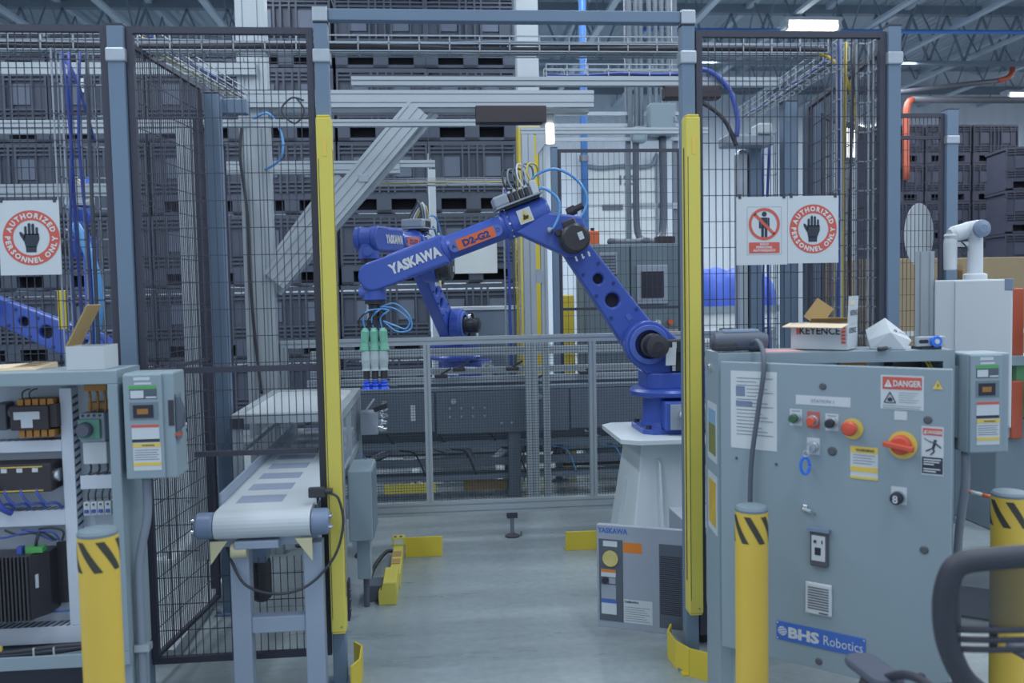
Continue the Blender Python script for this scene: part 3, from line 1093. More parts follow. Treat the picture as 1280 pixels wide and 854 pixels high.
# ================================================================ wire cable trays
def tray(label, p0, p1, w=0.1, h=0.065, up=(0, 0, 1), step=0.13, cables=(), wire_r=0.0026, mat='galv', nl=3):
    p0, p1 = V(p0), V(p1)
    d = (p1 - p0)
    L_ = d.length
    d = d.normalized()
    uu = V(up)
    a = d.cross(uu).normalized()
    c = a.cross(d).normalized()
    t = thing('cable_tray', label, 'cable tray', ((p0 + p1) / 2)[:])
    m = MB(mat)
    pts = [(-w / 2 + w * i / nl, 0) for i in range(nl + 1)] + [(-w / 2, h / 2), (-w / 2, h), (w / 2, h / 2), (w / 2, h)]
    for x, y in pts:
        m.bar(p0 + a * x + c * y, p1 + a * x + c * y, wire_r * 2, wire_r * 2, up=c, caps=False)
    k = int(L_ / step)
    for i in range(k + 1):
        q = p0 + d * (L_ * i / k)
        m.bar(q - a * w / 2 + c * h, q - a * w / 2, wire_r * 2, wire_r * 2, up=d, caps=False)
        m.bar(q - a * w / 2, q + a * w / 2, wire_r * 2, wire_r * 2, up=d, caps=False)
        m.bar(q + a * w / 2, q + a * w / 2 + c * h, wire_r * 2, wire_r * 2, up=d, caps=False)
    m.build('wire_basket', t)['kind'] = 'stuff'
    for mt, r, x, y in cables:
        pts = []
        n = max(4, int(L_ / 0.35))
        for i in range(n + 1):
            pts.append(p0 + d * (L_ * i / n) + a * (x + random.uniform(-0.012, 0.012)) + c * (y + random.uniform(0, 0.012)))
        MB(mt).tube(pts, r, 6, 2).build('cable', t)
    return t


BK = [('cable_black', 0.011, -0.03, 0.014), ('cable_black', 0.012, 0.0, 0.014), ('cable_black', 0.011, 0.03, 0.014), ('cable_dark_grey', 0.008, -0.01, 0.034), ('cable_grey', 0.006, 0.02, 0.036)]
tray('wire cable tray with black cables along the front, behind the header beam', (-2.4, 3.95, 2.69), (1.80, 3.95, 2.69), cables=BK)
tray('short wire cable tray with blue cables over the inner fence', (0.62, 4.745, 2.773), (1.40, 4.745, 2.773), cables=[('cable_black', 0.009, -0.02, 0.012), ('cable_blue', 0.008, 0.02, 0.012), ('cable_dark_grey', 0.008, 0.0, 0.02)], step=0.1)
tray('wire cable tray with yellow cables going back above the conveyor', (-1.25, 4.08, 2.755), (-1.13, 5.45, 2.81), cables=[('cable_yellow', 0.008, -0.02, 0.015), ('cable_dark_grey', 0.009, 0.02, 0.015), ('cable_yellow', 0.006, 0.0, 0.03), ('cable_blue', 0.006, 0.03, 0.03)])
tray('wire cable tray going back above the three grey posts', (1.885, 4.0, 2.68), (2.03, 5.6, 2.715), cables=[('cable_dark_grey', 0.01, 0.02, 0.014), ('cable_blue', 0.006, -0.02, 0.014)], w=0.12)
tray('wire cable tray with white cables in front of the pallet boxes', (-0.75, 6.62, 2.44), (0.55, 6.62, 2.44), cables=[('cable_white', 0.008, -0.02, 0.012), ('cable_white', 0.007, 0.01, 0.012), ('cable_yellow', 0.005, 0.03, 0.014)], h=0.045)
tray('upright wire tray carrying yellow and blue cables by the corner post', (1.885, 3.86, 0.1), (1.885, 3.86, 2.72), w=0.17, h=0.09, up=(0, -1, 0), step=0.125, wire_r=0.003,
     cables=[('cable_yellow', 0.007, -0.04, 0.02), ('cable_blue', 0.008, -0.06, 0.02), ('cable_black', 0.007, 0.0, 0.02), ('cable_blue', 0.006, -0.075, 0.045)])
tray('upright wire tray carrying blue cables near the low-lying robot', (-1.42, 3.86, 0.1), (-1.42, 3.86, 2.66), w=0.2, h=0.09, up=(0, -1, 0), step=0.125, wire_r=0.003,
     cables=[('cable_blue', 0.007, -0.05, 0.02), ('cable_blue', 0.006, -0.07, 0.03), ('cable_dark_grey', 0.008, 0.02, 0.02), ('cable_blue', 0.006, -0.02, 0.02)])
tray('upright wire tray between rear robot and the slotted uprights', (0.664, 7.46, 0.02), (0.664, 7.46, 2.51), w=0.13, h=0.08, up=(0, -1, 0), step=0.12, wire_r=0.003,
     cables=[('cable_blue', 0.014, -0.03, 0.02), ('cable_yellow', 0.006, 0.03, 0.03), ('cable_yellow', 0.006, 0.045, 0.02), ('cable_dark_grey', 0.01, 0.01, 0.03)])
tray('upright wire tray behind the prohibition sign between grey posts', (1.99, 5.15, 0.1), (1.99, 5.15, 2.55), w=0.1, h=0.06, up=(0, -1, 0), step=0.12, cables=[('cable_blue', 0.008, 0.01, 0.02), ('cable_blue', 0.006, -0.02, 0.02)])

tag(MB('cable_yellow').tube([(1.72, 3.95, 2.71), (1.80, 3.92, 2.68), (1.86, 3.88, 2.6), (1.91, 3.87, 2.45), (1.92, 3.87, 2.3)], 0.008, 6, 5).build('yellow_cable'), 'yellow cable drooping from the front tray into the corner tray', 'cable')
tag(MB('cable_blue').tube([(-1.55, 3.95, 2.66), (-1.50, 3.9, 2.62), (-1.45, 3.88, 2.5), (-1.40, 3.86, 2.3)], 0.008, 6, 5).build('blue_cable'), 'blue cable dropping into the upright tray near the low-lying robot', 'cable')
tag(MB('hose_blue').tube([(-1.12, 5.60, 2.70), (-0.98, 5.52, 2.75), (-0.90, 5.52, 2.62), (-0.91, 5.52, 2.48), (-1.02, 5.60, 2.42)], 0.008, 8, 8).build('air_hose'), 'light blue air hose looping beside the aluminium upright', 'hose')
tag(MB('cable_black').tube([(-1.15, 5.61, 2.73), (-1.17, 5.605, 2.5), (-1.14, 5.61, 2.16), (-1.135, 5.605, 1.7), (-1.11, 5.61, 1.25), (-1.09, 5.605, 1.03)], 0.009, 6, 6).build('black_cable'), 'black cable clipped down the aluminium upright', 'cable')
tag(MB('cable_black').tube([(-0.53, 3.62 + 0.012, 2.43), (-0.5, 3.632, 2.38), (-0.54, 3.632, 2.33), (-0.59, 3.632, 2.38), (-0.55, 3.632, 2.43), (-0.50, 3.632, 2.42)], 0.004, 6, 6).build('cable_loop'), 'small black cable loop tied to the conveyor mesh panel', 'cable')
t = thing('valve_box', 'dark valve box with small red label under the thin aluminium beam', 'valve box', (1.4, 4.7, 2.65))
MB('brown_black').box(1.25, 1.56, 4.66, 4.74, 2.652, 2.7235).build('housing', t, 0.01)
MB('print_red').rect((0, 4.658, 0), X_, Z_, 1.36, 1.39, 2.67, 2.70).build('label_patch', t)
MB('cable_blue').tube([(1.36, 4.7, 2.79), (1.48, 4.66, 2.80), (1.60, 4.66, 2.70), (1.645, 4.66, 2.55), (1.64, 4.66, 2.45)], 0.014, 8, 6).build('blue_hose', t)
MB('cable_black').tube([(1.42, 4.7, 2.655), (1.50, 4.68, 2.61), (1.58, 4.66, 2.53), (1.64, 4.66, 2.40)], 0.012, 8, 6).build('black_hose', t)
t = thing('junction_bracket', 'grey junction box on bracket above the rounded steel stanchion', 'bracket', (1.82, 4.9, 2.4))
MB('grey_plastic').box(1.66, 1.94, 4.88, 5.03, 2.44, 2.50).build('arm', t, 0.01)
MB('white_paint').box(1.84, 1.92, 4.86, 4.99, 2.5, 2.56).build('box', t, 0.01)
tag(MB('post_grey').box(-1.14, -0.93, 4.656, 4.72, 2.575, 2.65).build('tray_bracket', bev=0.006), 'grey bracket beam on the grey post beside the conveyor', 'bracket')

# ================================================================ low guard rail with fine mesh, middle of the cell
t = thing('guard_rail', 'low aluminium guard fence with fine mesh behind the first robot', 'fence', (0.4, 5.8, 0))
MB('alu').profile((-1.0, 5.8, 1.325), (2.3, 5.8, 1.325), 0.045, 0.05).build('top_rail', t)
MB('alu').profile((-1.0, 5.8, 0.212), (2.3, 5.8, 0.212), 0.045, 0.09, 1, 2).build('bottom_rail', t)
for x in (-0.975, -0.057, 1.042, 2.27):
    MB('alu').profile((x, 5.8, 0.257), (x, 5.8, 1.30), 0.045, 0.045).build('upright', t)
for x0, x1 in ((-0.95, -0.08), (-0.035, 1.02), (1.065, 2.245)):
    m = MB('mesh_grey')
    k = int((x1 - x0) / 0.0185)
    for i in range(1, k):
        x = x0 + (x1 - x0) * i / k
        m.bar((x, 5.8, 0.26), (x, 5.8, 1.3), 0.0024, 0.0024, up=(0, 1, 0), caps=False)
    for i in range(1, 56):
        z = 0.26 + 1.04 * i / 56
        m.bar((x0, 5.803, z), (x1, 5.803, z), 0.0024, 0.0024, caps=False)
    m.build('wire_mesh', t)['kind'] = 'stuff'
for x in (0.485, -0.9, 2.2):
    f = MB('panel_black').box(x - 0.035, x + 0.035, 5.77, 5.83, 0.13, 0.166).build('levelling_foot', t)
    MB('steel').cyl((x, 5.8, 0.012), (x, 5.8, 0.14), 0.014, n=10).build('stem', f)
    MB('rubber').lathe([(0.05, 0), (0.05, 0.008), (0.02, 0.02)], (x, 5.8, 0), Z_, 16).build('pad', f)
    MB('steel').cyl((x + 0.06, 5.8, 0), (x + 0.06, 5.8, 0.03), 0.008, n=6).build('anchor', f)

# white floor kerbs seen at the side of the cell
tag(MB('alu').box(-1.30, -1.20, 4.0, 5.7, 0, 0.06).build('floor_rail', bev=0.004), 'pale metal floor rail running back beside the side mesh', 'rail')

# ================================================================ chain conveyor machine behind the guard rail
t = thing('transfer_machine', 'long dark grey transfer conveyor machine behind the low guard fence', 'machine', (0.5, 7.0, 0))
MB('machine_dark').box(-0.95, -0.02, 6.78, 6.83, 0.57, 0.875).build('side_panel', t, 0.004)
MB('machine_dark').box(-0.005, 1.03, 6.78, 6.83, 0.55, 0.875).build('side_panel', t, 0.004)
MB('machine_dark').box(1.045, 2.3, 6.78, 6.83, 0.56, 0.875).build('side_panel', t, 0.004)
MB('machine_grey').box(-1.0, 2.3, 6.78, 6.9, 0.88, 0.905).build('top_flange', t)
for y, z in ((6.95, 0.95), (7.08, 1.01), (7.2, 1.155)):
    MB('alu').profile((-1.0, y, z), (2.3, y, z), 0.045, 0.05 if z < 1.1 else 0.065).build('rail', t)
MB('machine_dark').box(-1.0, 2.3, 7.22, 7.28, 0.3, 0.9).build('side_panel', t)
for x in (-0.9, 0.60, 2.1):
    MB('machine_dark').box(x - 0.045, x + 0.045, 6.8, 6.87, 0, 0.56).build('leg', t)
    MB('machine_dark').box(x - 0.045, x + 0.045, 7.21, 7.28, 0, 0.56).build('leg', t)
for i, (y, z, mt) in enumerate(((6.86, 0.42, 'machine_grey'), (7.0, 0.36, 'galv'), (6.9, 0.28, 'machine_dark'), (7.15, 0.22, 'galv'), (7.1, 0.5, 'machine_dark'), (6.9, 0.16, 'machine_grey'), (7.15, 0.12, 'machine_dark'))):
    MB(mt).box(-0.95, 2.2, y, y + 0.05, z, z + (0.035 if i % 2 else 0.05)).build('cross_rail', t)
for x in (0.16, 0.25, 0.34, 0.43):
    for z in (0.68, 0.745):
        MB('galv').cyl((x - 0.06, 6.78, z), (x - 0.06, 6.772, z), 0.009, n=8).build('bolt', t)
for x, z in ((-0.40, 0.80), (0.13, 0.80), (0.80, 0.82), (0.5, 0.62), (0.58, 0.62)):
    MB('galv').cyl((x, 6.78, z), (x, 6.77, z), 0.022 if z > 0.7 else 0.01, n=10).build('bolt', t)
MB('lam_white').box(-0.20, -0.165, 6.772, 6.78, 0.66, 0.78).build('label_strip', t)
for i, (x, z) in enumerate(((-0.42, 0.905), (0.06, 0.975), (0.78, 0.905), (0.62, 1.02), (1.2, 0.975), (0.2, 1.025))):
    c = MB('motor_black').box(x - 0.07, x + 0.03, 6.84, 6.9, z, z + 0.03).build('clamp', t, 0.005)
    MB('chrome').bar((x + 0.02, 6.86, z + 0.03), (x + 0.12, 6.86, z + 0.025), 0.02, 0.012).build('clamp_arm', c)
    MB('motor_black').bar((x - 0.02, 6.86, z + 0.03), (x + 0.06, 6.86, z + 0.075), 0.016).build('clamp_handle', c)
random.seed(11)
for i in range(12):
    x = -0.75 + 0.24 * i
    MB(random.choice(['galv', 'motor_black', 'steel'])).cyl((x, 6.95, random.uniform(0.3, 0.5)), (x + random.uniform(0.05, 0.16), 6.95, random.uniform(0.3, 0.5)), random.uniform(0.018, 0.04), n=10).build('cylinder', t)
for i in range(7):
    x = -0.8 + 0.4 * i
    MB(random.choice(['cable_black', 'cable_black', 'hose_blue'])).tube([(x, 6.9, 0.55), (x + 0.1, 6.87, 0.42), (x + 0.22, 6.9, 0.38), (x + 0.3, 6.9, 0.2)], 0.008, 6, 5).build('hose', t)
MB('yellow_guard').box(-0.42, -0.02, 6.8, 6.83, 0.09, 0.16).build('yellow_kick_plate', t)
MB('tan_block').box(0.2, 0.55, 7.0, 7.05, 0.05, 0.12).build('tan_plate', t)
# pale grey box machine and hanging sheet behind the first robot
t = thing('grey_module', 'light grey low machine housing behind the rear robot, before the pallet boxes', 'machine', (0.42, 8.6, 0))
MB('machine_grey').box(0.12, 0.80, 8.4, 8.8, 0, 1.47).build('housing', t, 0.01)
MB('white_paint').box(0.10, 0.82, 8.38, 8.82, 1.47, 1.50).build('top_plate', t)
tag(MB('paper').box(0.265, 0.795, 10.985, 10.995, 1.875, 2.275).build('taped_sheet'), 'white sheet taped on the pallet boxes behind the orange labelled arm', 'sheet')
tag(MB('white_paint').box(-0.02, 0.04, 8.30, 8.36, 0, 2.79).build('support_post', bev=0.004), 'slim pale post standing behind the rear robot', 'post')
tag(MB('cable_yellow').tube([(0.06, 8.29, 0.0), (0.06, 8.29, 2.2)], 0.011, 6).build('yellow_conduit'), 'thin yellow conduit beside the slim pale post', 'conduit')
# ================================================================ six-axis robots
def frame(o, phi, lat=0.0):
    e = V((math.cos(phi), 0, math.sin(phi)))
    n = V((-math.sin(phi), 0, math.cos(phi)))
    M = Matrix.Identity(4)
    for i in range(3):
        M[i][0], M[i][1], M[i][2], M[i][3] = e[i], (0, 1, 0)[i], n[i], o[i]
    M[1][3] += lat
    return M


def plate_m(F, y):
    """maps a flat plate (x,y outline, z thickness) into the e,n plane of frame F at lateral offset y"""
    R_ = Matrix(((1, 0, 0, 0), (0, 0, -1, y), (0, 1, 0, 0), (0, 0, 0, 1)))
    return F @ R_


def robot(label, loc, rz, t1, phi, stickers=True, tool=True, lateral=True):
    t = thing('industrial_robot', label, 'robot', loc, rz, local=True)
    B = 'robot_blue'
    # --- base
    m = MB(B)
    m.prism([(-0.2, -0.17), (-0.15, -0.2), (0.15, -0.2), (0.2, -0.15), (0.2, 0.15), (0.15, 0.2), (-0.15, 0.2), (-0.2, 0.17)], (0, 0, 0), X_, Y_, 0.03)
    m.lathe([(0.175, 0.03), (0.165, 0.06), (0.155, 0.2), (0.17, 0.215)], (0, 0, 0), Z_, 32)
    base = m.build('base', t, 0.004)
    for x in (-0.165, 0.165):
        for y in (-0.15, 0.15):
            MB('motor_black').cyl((x, y, 0.03), (x, y, 0.05), 0.018, n=6).build('bolt', base)
    MB(B).box(-0.30, 0.09, 0.08, 0.25, 0.03, 0.20).build('connector_box', base, 0.012)
    MB('grey_plastic').box(-0.28, 0.06, 0.25, 0.258, 0.035, 0.185).build('connector_panel', base, 0.004)
    MB('chrome').lathe([(0.03, 0), (0.03, 0.03), (0.036, 0.032), (0.036, 0.055), (0.026, 0.06)], (-0.015, 0.258, 0.13), Y_, 18).build('round_connector', base)
    MB('chrome').lathe([(0.018, 0), (0.018, 0.04), (0.013, 0.05)], (-0.14, 0.258, 0.14), Y_, 14).build('round_connector', base)
    MB('cable_dark_grey').tube([(-0.015, 0.31, 0.13), (-0.03, 0.36, 0.09), (-0.07, 0.37, -0.05), (-0.16, 0.36, -0.2), (-0.24, 0.34, -0.42), (-0.26, 0.34, -0.62)], 0.019, 10, 6).build('cable', base)
    MB('cable_dark_grey').tube([(-0.14, 0.30, 0.14), (-0.13, 0.34, 0.10), (-0.09, 0.36, 0.02), (-0.15, 0.38, -0.22), (-0.26, 0.36, -0.5)], 0.011, 8, 6).build('cable', base)
    # --- turret
    m = MB(B)
    m.lathe([(0.19, 0.0), (0.235, 0.006), (0.24, 0.03), (0.225, 0.045), (0.18, 0.05)], (0, 0, 0.215), Z_, 40)
    m.prism(rrect(-0.27, 0.16, -0.2, 0.16, 0.08), (0, 0, 0.26), X_, Y_, 0.10)
    turret = m.build('turret', t, 0.01)
    Lp = V((0.15, 0, 0.53))
    Up = Lp + V((math.sin(t1), 0, math.cos(t1))) * 0.772
    F1 = frame(Lp, math.pi / 2 - t1)
    # shoulder bracket: round eye running down to the turret
    eye = circle(0.15, 0.53, 0.142, 26)
    foot = [(-0.235, 0.355), (0.16, 0.355), (0.175, 0.37), (0.12, 0.35)]
    out = hull(eye + foot)
    m = MB(B).mesh(plate_data([out, circle(0.15, 0.53, 0.088, 24)], 0.09, 0.012), plate_m(Matrix.Identity(4), 0.075), False)
    m.build('shoulder_bracket', t)
    MB('robot_blue_light').mesh(plate_data([circle(0.15, 0.53, 0.118, 28), circle(0.15, 0.53, 0.085, 24)], 0.03, 0.006), plate_m(Matrix.Identity(4), 0.125)).build('bearing_ring', t)
    MB('robot_dark').cyl((0.15, 0.03, 0.53), (0.15, 0.09, 0.53), 0.088, n=24).build('gear_cover', t)
    mot = MB('motor_black').lathe([(0.074, 0), (0.074, 0.05), (0.062, 0.055), (0.062, 0.13), (0.066, 0.135), (0.066, 0.17), (0.03, 0.18)], (0.13, 0.09, 0.525), Y_, 22).build('motor', t)
    MB('motor_black').box(-0.03, 0.08, 0.13, 0.2, 0.48, 0.56).build('connector_block', mot, 0.01)
    MB('lam_white').box(0.005, 0.03, 0.2, 0.203, 0.51, 0.545).build('label', mot)
    MB('chrome').lathe([(0.022, 0), (0.022, 0.05), (0.016, 0.06)], (-0.03, 0.165, 0.5), (-1, 0, -0.4), 14).build('connector', mot)
    mot = MB('motor_black').box(-0.155, 0.02, 0.04, 0.14, 0.36, 0.50).build('motor', t, 0.012)
    MB('motor_black').box(-0.14, -0.05, 0.05, 0.13, 0.50, 0.56).build('end_cap', mot, 0.01)
    MB('chrome').lathe([(0.02, 0), (0.02, 0.05), (0.014, 0.06)], (-0.08, 0.09, 0.56), (-0.4, 0.3, 1), 14).build('connector', mot)
    MB('lam_white').box(-0.005, 0.015, 0.1405, 0.142, 0.37, 0.40).build('label', mot)
    MB('cable_black').tube([(-0.09, 0.1, 0.62), (-0.13, 0.12, 0.62), (-0.15, 0.12, 0.55), (-0.1, 0.12, 0.5)], 0.012, 8, 5).build('motor_lead', mot)
    if stickers:
        MB('paper').prism([(-0.03, -0.05), (0.03, -0.05), (0.034, 0.055), (-0.026, 0.055)], (0.045, 0.215, 0.46), -X_, Z_, 0.0015).build('hanging_tag', t)
    # --- lower arm with two lightening holes
    La = 0.772
    out = hull(circle(0, 0, 0.115, 26) + circle(La * 0.35, 0, 0.088, 20) + circle(La, 0, 0.078, 22))
    m = MB(B).mesh(plate_data([out, circle(0.33, -0.005, 0.043, 20), circle(0.485, 0.0, 0.031, 18)], 0.105, 0.014), plate_m(F1, -0.03))
    arm = m.build('lower_arm', t)
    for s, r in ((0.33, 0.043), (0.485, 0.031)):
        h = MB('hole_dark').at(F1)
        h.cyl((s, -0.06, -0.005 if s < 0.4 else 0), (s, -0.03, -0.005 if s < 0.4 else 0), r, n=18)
        h.build('hole_shade', arm)  # dark disc set into the hole in place of its shade
    for s, z in ((0.2, 0.08), (0.25, -0.075), (0.41, 0.06), (0.41, -0.07), (0.56, 0.055), (0.56, -0.06)):
        MB('robot_dark').at(F1).cyl((s, 0.022, z), (s, 0.030, z), 0.010, n=8).build('bolt', arm)
    MB('robot_blue_light').at(F1).box(0.17, 0.21, 0.0225, 0.026, 0.0, 0.03).build('label', arm)
    # --- elbow casting and forearm
    A0 = Up + V((-math.sin(phi), 0, math.cos(phi))) * 0.215
    F2 = frame(A0, phi, 0.03)
    m = MB(B)
    out = hull(circle(0, -0.215, 0.105, 24) + [(-0.10, -0.11), (-0.085, -0.105)] + circle(0.1, -0.06, 0.05, 12) + [(0.30, -0.06), (0.12, -0.215)])
    m.mesh(plate_data([out], 0.105, 0.014), plate_m(F2, 0.03))
    m.at(F2)
    m.lathe([(0.07, 0.06), (0.086, 0.075), (0.089, 0.30), (0.083, 0.315)], (0, 0, 0), X_, 28)
    m.lathe([(0.083, 0.31), (0.094, 0.315), (0.094, 0.335), (0.086, 0.34)], (0, 0, 0), X_, 28)
    el = m.build('elbow', t)
    mot = MB('motor_black').at(F2).lathe([(0.086, 0), (0.088, 0.03), (0.078, 0.035), (0.078, 0.09), (0.084, 0.095), (0.084, 0.115), (0.07, 0.125)], (0, 0.08, -0.215), Y_, 24).build('motor', t)
    MB('motor_black').at(F2).box(-0.04, 0.04, 0.13, 0.16, -0.16, -0.10).build('terminal_box', mot, 0.008)
    MB('lam_white').at(F2).box(-0.045, -0.015, 0.205, 0.2085, -0.235, -0.19).build('label', mot)
    for k in range(3):
        MB('chrome').at(F2).cyl((0.0 + 0.04 * k - 0.06, 0.07, -0.315), (-0.06 + 0.04 * k, 0.07, -0.345), 0.008, n=8).build('bolt', el)
    MB('motor_black').at(F2).lathe([(0.03, 0), (0.03, 0.05), (0.02, 0.055), (0.02, 0.1)], (-0.04, 0.0, -0.06), (-1, 0, 0.1), 14).build('motor_connector', el)
    MB('chrome').at(F2).lathe([(0.018, 0), (0.018, 0.04), (0.012, 0.05)], (0.11, 0.085, -0.13), (0.1, 1, 0.4), 12).build('fitting', el)
    MB('motor_black').at(F2).lathe([(0.02, 0), (0.02, 0.05)], (0.07, 0.085, -0.15), (0, 1, 0), 12).build('fitting', el)
    m = MB(B).at(F2)
    m.lathe([(0.08, 0.34), (0.074, 0.36), (0.072, 0.68), (0.078, 0.70), (0.09, 0.705), (0.09, 0.73), (0.085, 0.735)], (0, 0, 0), X_, 28)
    fa = m.build('forearm', t)
    for k in range(5):
        q = -0.9 + k * 0.45
        MB('chrome').at(F2).cyl((0.315, 0.088 * math.cos(q), 0.088 * math.sin(q)), (0.315, 0.098 * math.cos(q), 0.098 * math.sin(q)), 0.007, n=6).build('bolt', fa)
    # wrist housing: boxy link with a fork at its end
    m = MB(B)
    hous = [(0.72, -0.088), (1.0, -0.086), (1.06, -0.08), (1.06, 0.076), (1.0, 0.082), (0.72, 0.088)]
    m.mesh(plate_data([hous], 0.165, 0.02), plate_m(F2, 0))
    wh = m.build('wrist_housing', t)
    MB('robot_blue_light').at(F2).slab((0, 0, 0.0), X_, Y_, 0.76, 1.05, -0.045, 0.045, 0.087).build('top_cover', wh, 0.004)
    for s in (1, -1):
        out = hull([(0.98, -0.086), (0.98, 0.078)] + circle(1.165, -0.0, 0.084, 22))
        MB(B).mesh(plate_data([out], 0.042, 0.012), plate_m(F2, s * 0.062)).build('fork', wh)
    wc = F2 @ V((1.165, 0, 0))
    m = MB(B)
    m.cyl((wc.x, -0.01, wc.z), (wc.x, 0.07, wc.z), 0.076, n=24)
    m.lathe([(0.062, 0), (0.068, 0.06), (0.072, 0.10), (0.072, 0.135), (0.06, 0.14)], (wc.x, 0.03, wc.z), -Z_, 24)
    wr = m.build('wrist', t)
    MB('robot_blue_light').cyl((wc.x + 0.045, 0.055, wc.z - 0.09), (wc.x + 0.085, 0.055, wc.z - 0.09), 0.03, n=14).build('wrist_cap', wr)
    if stickers:
        o = F2 @ V((0.905, 0.0855, -0.006))
        u = -(F2.to_3x3() @ X_)
        v = F2.to_3x3() @ Z_
        MB('print_white').text('YASKAWA', o - v * 0.022, u, v, 0.078, bold=0.0042, sx=0.82).build('lettering', wh)
        o = F2 @ V((0.53, 0.0805, -0.008))
        MB('robot_blue_light').prism(rrect(-0.165, 0.165, -0.034, 0.034, 0.033), o, u, v, 0.003).build('nameplate', fa)
        pl = MB('orange').prism([(-0.118, -0.032), (0.118, -0.032), (0.118, 0.032), (-0.118, 0.032)], o + Y_ * 0.003, u, v, 0.0015).build('orange_label', fa)
        MB('robot_dark').text('D2-G2', o + Y_ * 0.0055 - v * 0.019, u, v, 0.052, bold=0.0028, sx=1.15).build('lettering', pl)
        MB('hole_dark').text('A', o + Y_ * 0.0035 - u * 0.138 - v * 0.011, u, v, 0.034, bold=0.001).text('D', o + Y_ * 0.0035 + u * 0.138 - v * 0.011, u, v, 0.034).build('lettering', fa)
        o = F2 @ V((0.215, 0.091, 0.012))
        w = MB('lam_white').prism([(-0.042, -0.042), (0.042, -0.042), (0.042, 0.042), (-0.042, 0.042)], o, u, v, 0.0015).build('warning_label', el)
        MB('yellow_label').flat([(-0.036, -0.030), (0.036, -0.030), (0, 0.034)], o + Y_ * 0.0025, u, v).build('warning_triangle', w)
        MB('print_dark').flat([(-0.018, -0.022), (0.012, -0.022), (0.020, -0.004), (0.002, 0.0), (-0.006, 0.012), (-0.012, -0.002)], o + Y_ * 0.0035, u, v).build('warning_symbol', w)
    # --- valve manifold on the forearm
    mp = MB('grey_plastic').at(F2).box(0.07, 0.36, -0.11, 0.11, 0.100, 0.110).build('manifold_plate', t, 0.002)
    MB('motor_black').at(F2).box(0.09, 0.30, -0.04, 0.05, 0.085, 0.100).build('spacer', mp)
    MB('grey_plastic').at(F2).box(0.27, 0.36, -0.08, 0.09, 0.110, 0.175).build('valve_block', mp, 0.012)
    for k in range(4):
        x = 0.14 + 0.034 * k
        c = MB('motor_black').at(F2).box(x, x + 0.024, 0.02, 0.085, 0.110, 0.165).build('valve', mp, 0.004)
        MB('lam_white').at(F2).box(x + 0.004, x + 0.02, 0.03, 0.075, 0.165, 0.178).build('valve_cap', c)
    MB('lam_white').at(F2).box(0.085, 0.125, -0.02, 0.08, 0.11, 0.19).build('valve', mp, 0.006)
    for k, mt in enumerate(('cable_yellow', 'cable_grey', 'cable_white', 'cable_dark_grey', 'cable_grey', 'cable_black')):
        x = 0.10 + 0.03 * k
        MB(mt).at(F2).tube([(x, 0.05, 0.17), (x + 0.01, 0.05, 0.24), (x - 0.02, 0.02, 0.29 + 0.01 * (k % 3)), (x - 0.07, -0.03, 0.27), (x - 0.06, -0.07, 0.2), (x - 0.04, -0.08, 0.12)], 0.006, 6, 5).build('cable', mp)
    MB('hose_blue').at(F2).tube([(0.11, 0.04, 0.185), (0.05, 0.05, 0.215), (-0.06, 0.06, 0.20), (-0.15, 0.06, 0.10), (-0.17, 0.06, -0.02), (-0.11, 0.06, -0.10), (-0.06, 0.07, -0.11)], 0.008, 8, 6).build('hose', mp)
    MB('hose_blue').at(F2).tube([(0.11, 0.06, 0.13), (0.05, 0.075, 0.12), (0.0, 0.085, 0.03), (0.03, 0.085, -0.06), (0.09, 0.085, -0.12)], 0.009, 8, 6).build('hose', mp)
    if not tool:
        return t, F2, wc
    # --- suction tool
    gx, gz = wc.x, wc.z - 0.14
    g = MB('motor_black').lathe([(0.055, 0), (0.055, 0.02), (0.035, 0.025), (0.035, 0.11), (0.042, 0.115), (0.042, 0.14)], (gx, 0.03, gz), -Z_, 20).box(gx - 0.065, gx - 0.035, 0.0, 0.06, gz - 0.46, gz).build('gripper', t)
    MB('grey_plastic').box(gx - 0.034, gx - 0.028, 0.02, 0.05, gz - 0.15, gz - 0.02).build('rail', g)
    MB('motor_black').box(gx - 0.065, gx + 0.06, 0.01, 0.05, gz - 0.24, gz - 0.21).build('cross_bar', g)
    for k, x in enumerate((gx + 0.055, gx + 0.005, gx - 0.045)):
        c = MB('green_cup').lathe([(0.014, 0), (0.026, 0.02), (0.024, 0.09), (0.03, 0.13), (0.022, 0.14)], (x, 0.055, gz - 0.16), (0.06 * (1 - k), 0, -1), 10).build('suction_finger', g)
        MB('clear_cup').lathe([(0.026, 0), (0.03, 0.05), (0.024, 0.10), (0.028, 0.115)], (x, 0.055, gz - 0.295), -Z_, 12).build('clear_sleeve', g)
        MB('motor_black').lathe([(0.016, 0), (0.019, 0.02), (0.019, 0.055)], (x, 0.055, gz - 0.405), -Z_, 12).build('joint', g)
        MB('chrome').cyl((x, 0.055, gz - 0.445), (x, 0.055, gz - 0.475), 0.012, n=10).build('fitting', g)
        MB('cup_blue').lathe([(0.012, 0), (0.024, 0.012), (0.02, 0.022), (0.027, 0.03), (0.022, 0.04), (0.033, 0.055)], (x, 0.055, gz - 0.465), -Z_, 16).build('suction_cup', g)
        MB('hose_blue').tube([(x, 0.055, gz - 0.17), (x + 0.01, 0.07, gz - 0.10), (x - 0.02 - 0.01 * k, 0.08, gz - 0.06), (gx - 0.04, 0.07, gz - 0.05)], 0.006, 6, 5).build('hose', g)
        MB('motor_black').tube([(x + 0.02, 0.06, gz - 0.18), (x + 0.035, 0.07, gz - 0.12), (x + 0.0, 0.08, gz - 0.075), (gx - 0.02, 0.07, gz - 0.06)], 0.0045, 6, 5).build('lead', g)
